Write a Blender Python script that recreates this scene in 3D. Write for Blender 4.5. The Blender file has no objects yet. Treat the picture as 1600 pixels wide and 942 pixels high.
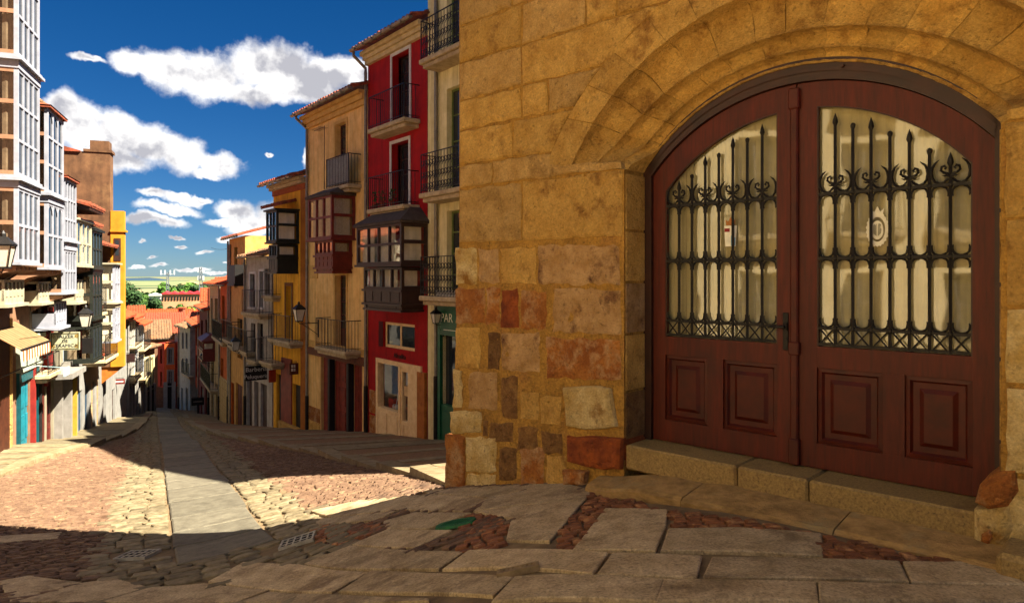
import bpy, math, random
import numpy as np
from mathutils import Vector, Matrix, noise as mnoise

random.seed(7)
SC = bpy.context.scene
COL = SC.collection

# ------------------------------------------------------------------ camera
EYE, FPX, CX, HY = 1.6, 1100.0, 800.0, 432.0      # eye height, focal length and horizon measured on the photograph
cam = bpy.data.cameras.new('camera'); cam.sensor_width = 36; cam.lens = FPX/1600*36
cam.shift_y = -(471-HY)/1600; cam.clip_start = 0.05; cam.clip_end = 20000
co = bpy.data.objects.new('camera', cam); COL.objects.link(co)
co.location = (0, 0, EYE); co.rotation_euler = (math.radians(90), 0, 0)
SC.camera = co

# ------------------------------------------------------------------ light
SUN_EL, SUN_H = 50.0, (0.96, -0.28)
sun_az = math.atan2(SUN_H[0], SUN_H[1])
sl = bpy.data.lights.new('sun', 'SUN'); sl.energy = 2.0; sl.angle = math.radians(0.5); sl.color = (.76, .69, .57)
so = bpy.data.objects.new('sun', sl); COL.objects.link(so); so.location = (20, -6, 30)
ce = math.cos(math.radians(SUN_EL))
sd = Vector((SUN_H[0]*ce, SUN_H[1]*ce, math.sin(math.radians(SUN_EL))))
so.rotation_euler = sd.to_track_quat('Z', 'Y').to_euler()

SC.view_settings.view_transform = 'Standard'; SC.view_settings.look = 'None'
SC.view_settings.exposure = 4.2; SC.view_settings.gamma = 1.0
SC.render.engine = 'CYCLES'
SC.cycles.use_denoising = True
SC.cycles.max_bounces = 7; SC.cycles.diffuse_bounces = 4; SC.cycles.glossy_bounces = 3; SC.cycles.transparent_max_bounces = 8
SC.cycles.sample_clamp_indirect = 4.0

# ------------------------------------------------------------------ sky
W = bpy.data.worlds.new('World'); SC.world = W; W.use_nodes = True
wn, wl = W.node_tree.nodes, W.node_tree.links
bg = wn['Background']; bg.inputs['Strength'].default_value = 0.15
sky = wn.new('ShaderNodeTexSky'); sky.sky_type = 'NISHITA'; sky.sun_disc = False
sky.sun_elevation = math.radians(SUN_EL); sky.sun_rotation = sun_az
sky.altitude = 1500; sky.air_density = 1.0; sky.dust_density = 0.25; sky.ozone_density = 3.0
def wm(op, a, b=None, c=None):
    n = wn.new('ShaderNodeMath'); n.operation = op
    for i, v in enumerate((a, b, c)):
        if v is None: continue
        if isinstance(v, (int, float)): n.inputs[i].default_value = v
        else: wl.new(v, n.inputs[i])
    return n.outputs[0]
tc = wn.new('ShaderNodeTexCoord'); sep = wn.new('ShaderNodeSeparateXYZ'); wl.new(tc.outputs['Generated'], sep.inputs[0])
az = wm('ARCTAN2', sep.outputs[0], sep.outputs[1]); el = wm('ARCSINE', sep.outputs[2])
comb = wn.new('ShaderNodeCombineXYZ'); wl.new(az, comb.inputs[0]); wl.new(el, comb.inputs[1])
def wnoise(scale, detail, rough, off, vec=None, sx=1.0, sy=1.0):
    m = wn.new('ShaderNodeMapping'); m.inputs['Location'].default_value = off; m.inputs['Scale'].default_value = (sx, sy, 1)
    wl.new(vec or comb.outputs[0], m.inputs[0])
    n = wn.new('ShaderNodeTexNoise'); n.inputs['Scale'].default_value = scale; n.inputs['Detail'].default_value = detail
    n.inputs['Roughness'].default_value = rough; wl.new(m.outputs[0], n.inputs['Vector']); return n
warp = wnoise(9, 5, .62, (3, 1, 0))
wv = wn.new('ShaderNodeVectorMath'); wv.operation = 'SUBTRACT'; wl.new(warp.outputs['Color'], wv.inputs[0]); wv.inputs[1].default_value = (.5, .5, .5)
ws = wn.new('ShaderNodeVectorMath'); ws.operation = 'SCALE'; wl.new(wv.outputs[0], ws.inputs[0]); ws.inputs['Scale'].default_value = 0.06
wa = wn.new('ShaderNodeVectorMath'); wa.operation = 'ADD'; wl.new(comb.outputs[0], wa.inputs[0]); wl.new(ws.outputs[0], wa.inputs[1])
warped = wa.outputs[0]
def sky_dir(px, py):
    x, y, z = (px-CX)/FPX, 1.0, (HY-py)/FPX
    return math.atan2(x, y), math.atan2(z, math.hypot(x, y))
# cumulus heaps: centre (azimuth, altitude) and half sizes; the ones in view measured, those out of view added, larger overhead, to raise the ambient light
PUFF = []
for (px, py, rx, ry) in ((135,94,34,7),(205,96,34,24),(255,104,50,40),(325,118,60,46),(398,104,56,46),(442,120,60,50),(500,122,50,40),(548,120,48,32),(400,150,110,24),(480,152,70,24),
                         (95,172,34,28),(120,205,50,48),(190,222,62,44),(232,232,52,40),(285,244,50,34),(345,252,46,20),(180,256,70,22),(330,268,34,8),
                         (236,304,30,9),(285,308,40,11),(320,304,22,7),(262,326,66,12),(240,347,58,10),(215,344,40,12),(372,322,40,20),(400,345,50,22),(352,343,30,8),(430,330,50,26),
                         (355,369,18,7),(484,252,14,24),(277,369,14,3),(280,384,12,3),(318,394,15,4),(219,375,8,3),(209,420,12,4),(245,418,16,4),(232,404,9,3),
                         (300,424,34,4),(340,429,28,4),(349,411,8,2.5),(416,237,6,4)):
    a, e = sky_dir(px, py); PUFF.append((a, e, rx/FPX*math.cos(a), ry/FPX*math.cos(a)))
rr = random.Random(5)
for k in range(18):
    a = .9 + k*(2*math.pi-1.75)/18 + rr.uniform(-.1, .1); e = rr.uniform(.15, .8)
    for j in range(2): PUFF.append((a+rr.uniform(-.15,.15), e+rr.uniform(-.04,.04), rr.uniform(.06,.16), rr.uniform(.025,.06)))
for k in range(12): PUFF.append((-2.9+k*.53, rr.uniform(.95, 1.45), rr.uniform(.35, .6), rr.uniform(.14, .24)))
acc = None
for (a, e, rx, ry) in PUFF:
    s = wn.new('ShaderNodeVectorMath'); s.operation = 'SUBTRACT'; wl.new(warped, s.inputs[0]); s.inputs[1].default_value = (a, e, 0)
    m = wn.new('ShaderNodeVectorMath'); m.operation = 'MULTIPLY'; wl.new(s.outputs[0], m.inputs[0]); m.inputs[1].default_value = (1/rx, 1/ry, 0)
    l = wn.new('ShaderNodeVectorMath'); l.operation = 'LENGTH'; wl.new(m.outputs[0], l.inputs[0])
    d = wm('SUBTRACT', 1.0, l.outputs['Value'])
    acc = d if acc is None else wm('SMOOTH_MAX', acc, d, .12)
n1 = wnoise(26, 9, .60, (7, 2, 0)); n2 = wnoise(15, 5, .55, (7.0, 2.0, 0.0), None); n3 = wnoise(15, 5, .55, (7, 2, 0))
# the same billow noise a little higher: where it thins out upward the heap is lit, where cloud lies above it is grey
up = wn.new('ShaderNodeMapping'); up.inputs['Location'].default_value = (.012, .020, 0); wl.new(comb.outputs[0], up.inputs[0]); wl.new(up.outputs[0], n2.inputs['Vector'])
upm = wn.new('ShaderNodeMapping'); upm.inputs['Location'].default_value = (7, 2, 0); wl.new(up.outputs[0], upm.inputs[0]); wl.new(upm.outputs[0], n2.inputs['Vector'])
den = wm('ADD', acc, wm('MULTIPLY', wm('SUBTRACT', n1.outputs['Fac'], .5), 1.15))
mr = wn.new('ShaderNodeMapRange'); mr.interpolation_type = 'SMOOTHSTEP'; wl.new(den, mr.inputs[0])
mr.inputs[1].default_value = -.05; mr.inputs[2].default_value = .56
shade = wm('MULTIPLY', wm('SUBTRACT', n3.outputs['Fac'], n2.outputs['Fac']), 3.0)
core = wn.new('ShaderNodeMapRange'); wl.new(den, core.inputs[0]); core.inputs[1].default_value = .25; core.inputs[2].default_value = 1.1; core.inputs[3].default_value = .66; core.inputs[4].default_value = .16
lum = wm('ADD', core.outputs[0], shade)
cr = wn.new('ShaderNodeMapRange'); wl.new(lum, cr.inputs[0]); cr.inputs[1].default_value = .1; cr.inputs[2].default_value = .9
cm = wn.new('ShaderNodeMix'); cm.data_type = 'RGBA'; wl.new(cr.outputs[0], cm.inputs[0])
cm.inputs[6].default_value = (.20, .20, .22, 1); cm.inputs[7].default_value = (.60, .585, .56, 1)
tint = wn.new('ShaderNodeMix'); tint.data_type = 'RGBA'; tint.blend_type = 'MULTIPLY'; tint.inputs[0].default_value = 1
wl.new(sky.outputs[0], tint.inputs[6]); tint.inputs[7].default_value = (.62, .82, 1.10, 1)
hsv = wn.new('ShaderNodeHueSaturation'); hsv.inputs['Saturation'].default_value = 1.18; wl.new(tint.outputs[2], hsv.inputs['Color'])
elr = wn.new('ShaderNodeMapRange'); elr.interpolation_type = 'SMOOTHSTEP'; wl.new(el, elr.inputs[0]); elr.inputs[1].default_value = -.02; elr.inputs[2].default_value = .42; elr.inputs[3].default_value = .027; elr.inputs[4].default_value = .028   # a polarised, deep sky
wl.new(elr.outputs[0], hsv.inputs['Value'])
fin = wn.new('ShaderNodeMix'); fin.data_type = 'RGBA'
wl.new(mr.outputs[0], fin.inputs[0]); wl.new(hsv.outputs[0], fin.inputs[6]); wl.new(cm.outputs[2], fin.inputs[7])
wl.new(fin.outputs[2], bg.inputs['Color'])
W.cycles.sampling_method = 'MANUAL'; W.cycles.sample_map_resolution = 512

# ------------------------------------------------------------------ materials
def hx(h):
    h = h.lstrip('#'); r = [int(h[i:i+2], 16)/255 for i in (0, 2, 4)]
    return tuple(((v+.055)/1.055)**2.4 if v > .04045 else v/12.92 for v in r)
MATS = {}
def mat(name, c1, c2=None, scale=5, rough=.85, bump=.25, bscale=45, rnd=.12, metal=0, spec=.3, streak=0.0, c3=None, c3s=2.0, c3t=.62, bdist=.01, stretch=(1,1,1), crack=0, grain=0, gscale=90, pit_shade=0, pscale=30):
    if name in MATS: return MATS[name]
    c1 = hx(c1) if isinstance(c1, str) else c1
    c2 = hx(c2) if isinstance(c2, str) else (c2 or tuple(v*.72 for v in c1))
    m = bpy.data.materials.new(name); m.use_nodes = True; N, L = m.node_tree.nodes, m.node_tree.links
    b = N['Principled BSDF']; b.inputs['Roughness'].default_value = rough; b.inputs['Metallic'].default_value = metal
    b.inputs['Specular IOR Level'].default_value = spec
    g = N.new('ShaderNodeNewGeometry'); oi = N.new('ShaderNodeObjectInfo')
    mp = N.new('ShaderNodeMapping'); mp.inputs['Scale'].default_value = stretch; L.new(g.outputs['Position'], mp.inputs[0])
    n = N.new('ShaderNodeTexNoise'); n.inputs['Scale'].default_value = scale; n.inputs['Detail'].default_value = 8; n.inputs['Roughness'].default_value = .65
    L.new(mp.outputs[0], n.inputs['Vector'])
    r = N.new('ShaderNodeMapRange'); r.inputs[1].default_value = .34; r.inputs[2].default_value = .66; L.new(n.outputs['Fac'], r.inputs[0])
    mx = N.new('ShaderNodeMix'); mx.data_type = 'RGBA'; mx.inputs[6].default_value = (*c1, 1); mx.inputs[7].default_value = (*c2, 1); L.new(r.outputs[0], mx.inputs[0])
    out = mx.outputs[2]
    if c3:
        c3 = hx(c3) if isinstance(c3, str) else c3
        n3 = N.new('ShaderNodeTexNoise'); n3.inputs['Scale'].default_value = c3s; n3.inputs['Detail'].default_value = 6; n3.inputs['Roughness'].default_value = .7
        ad = N.new('ShaderNodeVectorMath'); ad.operation = 'ADD'; ad.inputs[1].default_value = (17, 5, 3); L.new(g.outputs['Position'], ad.inputs[0]); L.new(ad.outputs[0], n3.inputs['Vector'])
        r3 = N.new('ShaderNodeMapRange'); r3.inputs[1].default_value = c3t-.08; r3.inputs[2].default_value = c3t+.06; L.new(n3.outputs['Fac'], r3.inputs[0])
        m3 = N.new('ShaderNodeMix'); m3.data_type = 'RGBA'; L.new(r3.outputs[0], m3.inputs[0]); L.new(out, m3.inputs[6]); m3.inputs[7].default_value = (*c3, 1); out = m3.outputs[2]
    if streak:
        ns = N.new('ShaderNodeTexNoise'); ns.inputs['Scale'].default_value = 2.2; ns.inputs['Detail'].default_value = 7
        ms = N.new('ShaderNodeMapping'); ms.inputs['Scale'].default_value = (2.5, 2.5, .22); L.new(g.outputs['Position'], ms.inputs[0]); L.new(ms.outputs[0], ns.inputs['Vector'])
        rs = N.new('ShaderNodeMapRange'); rs.inputs[1].default_value = .42; rs.inputs[2].default_value = .72; rs.inputs[3].default_value = 1; rs.inputs[4].default_value = 1-streak; L.new(ns.outputs['Fac'], rs.inputs[0])
        hs = N.new('ShaderNodeHueSaturation'); L.new(out, hs.inputs['Color']); L.new(rs.outputs[0], hs.inputs['Value']); out = hs.outputs[0]
    if pit_shade:  # dark spots in the colour stand in for shade in small pits
        npt = N.new('ShaderNodeTexNoise'); npt.inputs['Scale'].default_value = pscale; npt.inputs['Detail'].default_value = 3; npt.inputs['Roughness'].default_value = .6; L.new(g.outputs['Position'], npt.inputs['Vector'])
        rp_ = N.new('ShaderNodeMapRange'); rp_.inputs[1].default_value = .60; rp_.inputs[2].default_value = .70; rp_.inputs[3].default_value = 1; rp_.inputs[4].default_value = 1-pit_shade; L.new(npt.outputs['Fac'], rp_.inputs[0])
        hp = N.new('ShaderNodeHueSaturation'); L.new(out, hp.inputs['Color']); L.new(rp_.outputs[0], hp.inputs['Value']); out = hp.outputs[0]
    if grain:
        ng = N.new('ShaderNodeTexNoise'); ng.inputs['Scale'].default_value = gscale; ng.inputs['Detail'].default_value = 3; ng.inputs['Roughness'].default_value = .7; L.new(g.outputs['Position'], ng.inputs['Vector'])
        rg = N.new('ShaderNodeMapRange'); rg.inputs[1].default_value = .3; rg.inputs[2].default_value = .7; rg.inputs[3].default_value = 1-grain; rg.inputs[4].default_value = 1+grain*.6; L.new(ng.outputs['Fac'], rg.inputs[0])
        hg = N.new('ShaderNodeHueSaturation'); L.new(out, hg.inputs['Color']); L.new(rg.outputs[0], hg.inputs['Value']); out = hg.outputs[0]
    if rnd:
        rv = N.new('ShaderNodeMapRange'); rv.inputs[3].default_value = 1-rnd; rv.inputs[4].default_value = 1+rnd; L.new(oi.outputs['Random'], rv.inputs[0])
        h2 = N.new('ShaderNodeHueSaturation'); L.new(out, h2.inputs['Color']); L.new(rv.outputs[0], h2.inputs['Value']); out = h2.outputs[0]
    L.new(out, b.inputs['Base Color'])
    if bump:
        nb = N.new('ShaderNodeTexNoise'); nb.inputs['Scale'].default_value = bscale; nb.inputs['Detail'].default_value = 6; nb.inputs['Roughness'].default_value = .7
        L.new(mp.outputs[0], nb.inputs['Vector'])
        h = nb.outputs['Fac']
        if crack:
            vo = N.new('ShaderNodeTexNoise'); vo.inputs['Scale'].default_value = crack; vo.inputs['Detail'].default_value = 4; L.new(g.outputs['Position'], vo.inputs['Vector'])
            pr = N.new('ShaderNodeMapRange'); pr.inputs[1].default_value = .28; pr.inputs[2].default_value = .46; L.new(vo.outputs['Fac'], pr.inputs[0])
            mm = N.new('ShaderNodeMath'); mm.operation = 'MULTIPLY_ADD'; L.new(pr.outputs[0], mm.inputs[0]); mm.inputs[1].default_value = .8; L.new(h, mm.inputs[2]); h = mm.outputs[0]
        bn = N.new('ShaderNodeBump'); bn.inputs['Strength'].default_value = bump; bn.inputs['Distance'].default_value = bdist
        L.new(h, bn.inputs['Height']); L.new(bn.outputs[0], b.inputs['Normal'])
    MATS[name] = m; return m
def glass_mat(name, tint=(.02,.025,.03), clear=0.0, base=.085, graze=.7):
    """window glass: dark room behind it, mirror-like at a grazing look; clear > 0 lets that share through"""
    if name in MATS: return MATS[name]
    m = bpy.data.materials.new(name); m.use_nodes = True; N, L = m.node_tree.nodes, m.node_tree.links
    b = N['Principled BSDF']; b.inputs['Base Color'].default_value = (*tint, 1); b.inputs['Roughness'].default_value = .04; b.inputs['Specular IOR Level'].default_value = .55
    g = N.new('ShaderNodeNewGeometry'); n = N.new('ShaderNodeTexNoise'); n.inputs['Scale'].default_value = 1.3; L.new(g.outputs['Position'], n.inputs['Vector'])
    bn = N.new('ShaderNodeBump'); bn.inputs['Strength'].default_value = .25; bn.inputs['Distance'].default_value = .02; L.new(n.outputs['Fac'], bn.inputs['Height']); L.new(bn.outputs[0], b.inputs['Normal'])
    if clear:
        t = N.new('ShaderNodeBsdfTransparent'); gl = N.new('ShaderNodeBsdfGlossy'); gl.inputs['Roughness'].default_value = .03
        L.new(bn.outputs[0], gl.inputs['Normal'])
        lw = N.new('ShaderNodeLayerWeight'); lw.inputs['Blend'].default_value = .5; pw = N.new('ShaderNodeMath'); pw.operation = 'POWER'; L.new(lw.outputs['Facing'], pw.inputs[0]); pw.inputs[1].default_value = 3.5
        fr = N.new('ShaderNodeMath'); fr.operation = 'MULTIPLY_ADD'; L.new(pw.outputs[0], fr.inputs[0]); fr.inputs[1].default_value = graze; fr.inputs[2].default_value = base
        mx = N.new('ShaderNodeMixShader'); L.new(fr.outputs[0], mx.inputs[0]); L.new(t.outputs[0], mx.inputs[1]); L.new(gl.outputs[0], mx.inputs[2])
        L.new(mx.outputs[0], N['Material Output'].inputs[0])
    MATS[name] = m; return m

# ------------------------------------------------------------------ mesh helpers
class MB:
    def __init__(s): s.v = []; s.f = []
    def add(s, v, f):
        o = len(s.v); s.v += [tuple(p) for p in v]; s.f += [tuple(i+o for i in q) for q in f]; return s
    def quad(s, a, b, c, d): return s.add((a, b, c, d), ((0, 1, 2, 3),))
    def box(s, x0, x1, y0, y1, z0, z1):
        return s.add([(x0,y0,z0),(x1,y0,z0),(x1,y1,z0),(x0,y1,z0),(x0,y0,z1),(x1,y0,z1),(x1,y1,z1),(x0,y1,z1)],
                     [(0,3,2,1),(4,5,6,7),(0,1,5,4),(1,2,6,5),(2,3,7,6),(3,0,4,7)])
    def cbox(s, x0, x1, y0, y1, z0, z1, b=.01):
        b = min(b, (x1-x0)*.3, (y1-y0)*.3, (z1-z0)*.3); v = []; ix = {}
        for i, x in enumerate((x0, x1)):
            for j, y in enumerate((y0, y1)):
                for k, z in enumerate((z0, z1)):
                    sx, sy, sz = (b, -b)[i], (b, -b)[j], (b, -b)[k]
                    ix[i,j,k] = len(v); v += [(x, y+sy, z+sz), (x+sx, y, z+sz), (x+sx, y+sy, z)]
        f = []
        for a in range(3):
            o = [q for q in range(3) if q != a]
            for e in (0, 1):
                c = []
                for p, q in ((0,0),(1,0),(1,1),(0,1)):
                    t = [0,0,0]; t[a] = e; t[o[0]] = p; t[o[1]] = q; c.append(ix[tuple(t)]+a)
                f.append(tuple(c))
            for p in (0, 1):
                for q in (0, 1):
                    t = [0,0,0]; t[o[0]] = p; t[o[1]] = q; A = ix[tuple(t)]; t[a] = 1; B = ix[tuple(t)]
                    f.append((A+o[0], A+o[1], B+o[1], B+o[0]))
        for k in ix.values(): f.append((k, k+1, k+2))
        return s.add(v, f)
    def tube(s, pts, r, n=6, cap=True):
        pts = [Vector(p) for p in pts]; R = r if isinstance(r, (list, tuple)) else [r]*len(pts); v = []
        for i, p in enumerate(pts):
            d = (pts[min(i+1, len(pts)-1)]-pts[max(i-1, 0)]).normalized()
            a = d.cross(Vector((0, 0, 1)) if abs(d.z) < .9 else Vector((0, 1, 0))).normalized(); b = d.cross(a)
            for k in range(n):
                t = 2*math.pi*(k+.5)/n; v.append(p+a*(R[i]*math.cos(t))+b*(R[i]*math.sin(t)))
        f = [(i*n+k, i*n+(k+1) % n, (i+1)*n+(k+1) % n, (i+1)*n+k) for i in range(len(pts)-1) for k in range(n)]
        if cap: f += [tuple(range(n))[::-1], tuple(range((len(pts)-1)*n, len(pts)*n))]
        return s.add(v, f)
    def prism(s, poly, y0, y1):
        n = len(poly); v = [(x, y0, z) for x, z in poly]+[(x, y1, z) for x, z in poly]
        return s.add(v, [tuple(range(n)), tuple(range(2*n-1, n-1, -1))]+[(i, n+i, n+(i+1) % n, (i+1) % n) for i in range(n)])
    def xprism(s, poly, x0, x1):
        n = len(poly); v = [(x0, y, z) for y, z in poly]+[(x1, y, z) for y, z in poly]
        return s.add(v, [tuple(range(n)), tuple(range(2*n-1, n-1, -1))]+[(i, n+i, n+(i+1) % n, (i+1) % n) for i in range(n)])
    def lathe(s, prof, n=10, c=(0,0,0)):
        v = [(c[0]+r*math.cos(2*math.pi*k/n), c[1]+r*math.sin(2*math.pi*k/n), c[2]+z) for r, z in prof for k in range(n)]
        m = len(prof); f = [(i*n+k, i*n+(k+1) % n, (i+1)*n+(k+1) % n, (i+1)*n+k) for i in range(m-1) for k in range(n)]
        f += [tuple(range(n))[::-1], tuple(range((m-1)*n, m*n))]; return s.add(v, f)
    def mesh(s, name, m, smooth=False):
        me = bpy.data.meshes.new(name); me.from_pydata(s.v, [], s.f); me.materials.append(m)
        if smooth: me.shade_smooth()
        me.validate(); return me
def obj(name, mb, m, parent=None, smooth=False, label=None, kind=None, loc=None):
    me = mb if isinstance(mb, bpy.types.Mesh) else mb.mesh(name, m, smooth)
    o = bpy.data.objects.new(name, me); COL.objects.link(o)
    if parent: o.parent = parent
    if loc: o.location = loc
    if label: o['label'] = label
    if kind: o['kind'] = kind
    return o
def tag(o, label, cat, group=None):
    o['label'] = label; o['category'] = cat
    if group: o['group'] = group
    return o
def empty(name, loc, rz, label, cat, group=None):
    o = bpy.data.objects.new(name, None); COL.objects.link(o); o.location = loc; o.rotation_euler = (0, 0, rz); o.empty_display_size = .3
    return tag(o, label, cat, group)
def text(body, size, m, parent, loc, rot=(math.radians(90), 0, 0), ext=.004, name='lettering', align='CENTER', sx=1.0):
    c = bpy.data.curves.new(name, 'FONT'); c.body = body; c.size = size; c.extrude = ext; c.align_x = align; c.align_y = 'CENTER'; c.materials.append(m); c.resolution_u = 3
    o = bpy.data.objects.new(name, c); COL.objects.link(o); bpy.context.view_layer.update(); me = bpy.data.meshes.new_from_object(o.evaluated_get(bpy.context.evaluated_depsgraph_get())); bpy.data.objects.remove(o)
    if not me.materials: me.materials.append(m)
    o = bpy.data.objects.new(name, me); COL.objects.link(o); o.parent = parent; o.location = loc; o.rotation_euler = rot; o.scale = (sx, 1, 1); return o
def copy_tree(o, parent=None):
    c = o.copy(); COL.objects.link(c)
    if parent: c.parent = parent
    for ch in list(o.children): copy_tree(ch, c)
    return c

class Frame:
    """a vertical facade line: x along it, y into the house, out = metres proud of it"""
    def __init__(s, o, ax):
        s.o = Vector(o[:2]); s.ax = Vector(ax[:2]).normalized(); s.ay = Vector((-s.ax.y, s.ax.x)); s.rot = math.atan2(s.ax.y, s.ax.x)
    def at(s, x, y=0): return s.o+s.ax*x+s.ay*y
    def lx(s, px, out=0):
        k = (px-CX)/FPX; o = s.o-s.ay*out; return (k*o.y-o.x)/(s.ax.x-k*s.ax.y)
    def wz(s, px, py, out=0): return EYE+(HY-py)/FPX*(s.at(s.lx(px, out), -out).y)
    def sub(s, x): return Frame(s.at(x), s.ax)
# ------------------------------------------------------------------ lie of the land (metres, measured off the photograph)
R0 = Frame((-2.4, 20), (.6116, -.7912))             # right-hand row: x grows towards the camera
L0 = Frame((-14.4, 21), (-.355, .935))              # left-hand row: x grows away from the camera
def cp(px, py, Y): return ((px-CX)/FPX*Y, Y, EYE-(py-HY)/FPX*Y)
CTRL = [cp(400,942,5.5), cp(349,850,7.9), cp(336,800,9.7), cp(307,740,13.7), cp(280,690,20.9), cp(258,650,38.6), cp(262,638,55),
        cp(0,942,5.9), cp(0,800,10.3), cp(0,745,15.4), cp(60,718,17.4), cp(140,700,21.5), cp(200,683,26),
        cp(700,762,7.55), cp(890,755,6.49), cp(1150,800,5.0), cp(1515,877,4.1), cp(1600,942,3.6), cp(800,942,3.6), cp(600,942,4.4),
        cp(640,760,8.6), cp(600,752,10.2), cp(500,742,11.8), cp(690,730,12.5), cp(400,700,18), cp(320,675,26.5),
        (-2.4,20,-3.09), (-4.7,22.97,-3.58), (-7.89,27.1,-4.39), (-10.96,31.08,-5.1), (-15.6,38.6,-6.47), (-24.3,54.6,-9.0),
        (-13.8,19.5,-3.05), (-17.95,30.35,-4.91), (-21.5,39.7,-6.45), (-23.5,45,-7.2),
        (-30,60,-9.9), (-45,80,-12), (-10,60,-8), (0,45,-6), (10,30,-3), (12,15,-1.3), (6,9.5,-.9), (12,4,.1), (4,1,.15), (0,0,0), (0,-10,.3),
        (-15,-10,.3), (12,-10,.4), (-10,2,-.8), (-18,8,-1.9), (-25,15,-3), (-35,30,-5), (-45,50,-8)]
_P = np.array(CTRL, float)
def _U(d2): return np.where(d2 > 1e-9, .5*d2*np.log(np.maximum(d2, 1e-9)), 0)
_n = len(_P); _d = ((_P[:,None,:2]-_P[None,:,:2])**2).sum(2); _A = np.zeros((_n+3, _n+3)); _A[:_n,:_n] = _U(_d)+np.eye(_n)*.6
_A[:_n,_n] = 1; _A[:_n,_n+1:] = _P[:,:2]; _A[_n:,:_n] = _A[:_n,_n:].T
_w = np.linalg.solve(_A, np.concatenate([_P[:,2], np.zeros(3)]))
def G(X, Y):
    X = np.asarray(X, float); Y = np.asarray(Y, float)
    d2 = (X[...,None]-_P[:,0])**2+(Y[...,None]-_P[:,1])**2
    return _U(d2)@_w[:_n]+_w[_n]+_w[_n+1]*X+_w[_n+2]*Y
def g(x, y): return float(G(x, y))
_YS = np.concatenate([np.arange(2.6, 20, .02), np.arange(20, 90, .1)])
def gp(px, py, lift=0.0):
    """the point of the ground seen at this place of the photograph"""
    k = (px-CX)/FPX; z = EYE-(py-HY)/FPX*_YS; d = z-G(k*_YS, _YS)-lift; i = int(np.argmax(d < 0)) or len(_YS)-1
    t = d[i-1]/(d[i-1]-d[i]) if d[i-1] > 0 > d[i] else 0; Y = _YS[i-1]+t*(_YS[i]-_YS[i-1]); return Vector((k*Y, Y))
SD = Vector((-.4540, .8910)); SE = Vector((.8910, .4540))       # along and across the street
def sr(s, r): return SD*s+SE*r
RC = .68                                                        # the granite strip runs at this distance across

granite = mat('paving_granite', '#b5a07c', '#8c7856', 5, .8, .7, 110, .16, c3='#6e5a3e', c3s=1.9, c3t=.6, bdist=.006, spec=.35, grain=.45, gscale=55, pit_shade=.4, pscale=38)
granite_strip = mat('strip_granite', '#6c6655', '#514b3d', 6, .78, .6, 120, .26, bdist=.006, spec=.35, grain=.25, gscale=60)
sett_mat = mat('sett_granite', '#7d7056', '#50462f', 8, .8, .5, 90, .25, bdist=.008)
cobble_mat = mat('cobble_stone', '#6b533f', '#4a3526', 9, .8, .6, 80, .3, c3='#80684c', c3s=5)
pebble_mat = mat('pebble_stone', '#7f5030', '#54301c', 9, .75, .5, 80, .3, c3='#a0784e', c3s=6)
mortar_mat = mat('ground_mortar', '#7a6648', '#574630', 4, .95, .7, 60, 0, bdist=.012)
cobble_ground = mortar_mat
kerb_mat = mat('kerb_granite', '#85765a', '#62553a', 5, .8, .5, 100, .12, bdist=.006)
def WALLTEST(x, y): return (x-1.955)*.682+(y-5.158)*.7315 > -.3
def inside(p, poly):
    c = False; n = len(poly)
    for i in range(n):
        a, b = poly[i], poly[i-1]
        if (a[1] > p[1]) != (b[1] > p[1]) and p[0] < (b[0]-a[0])*(p[1]-a[1])/(b[1]-a[1])+a[0]: c = not c
    return c

# the street surface
xs = np.concatenate([np.arange(-48, -12, .8), np.arange(-12, 7, .3), np.arange(7, 17, 1)]); ys = np.concatenate([np.arange(-14, 2, 1), np.arange(2, 22, .3), np.arange(22, 82, .8)])
XX, YY = np.meshgrid(xs, ys); ZZ = G(XX, YY)-.012
mb = MB(); mb.v = [(float(a), float(b), float(c)) for a, b, c in zip(XX.ravel(), YY.ravel(), ZZ.ravel())]
nx = len(xs); mb.f = [(j*nx+i, j*nx+i+1, (j+1)*nx+i+1, (j+1)*nx+i) for j in range(len(ys)-1) for i in range(nx-1)]
street = obj('street_ground', mb, mortar_mat, kind='structure', smooth=True)

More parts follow.
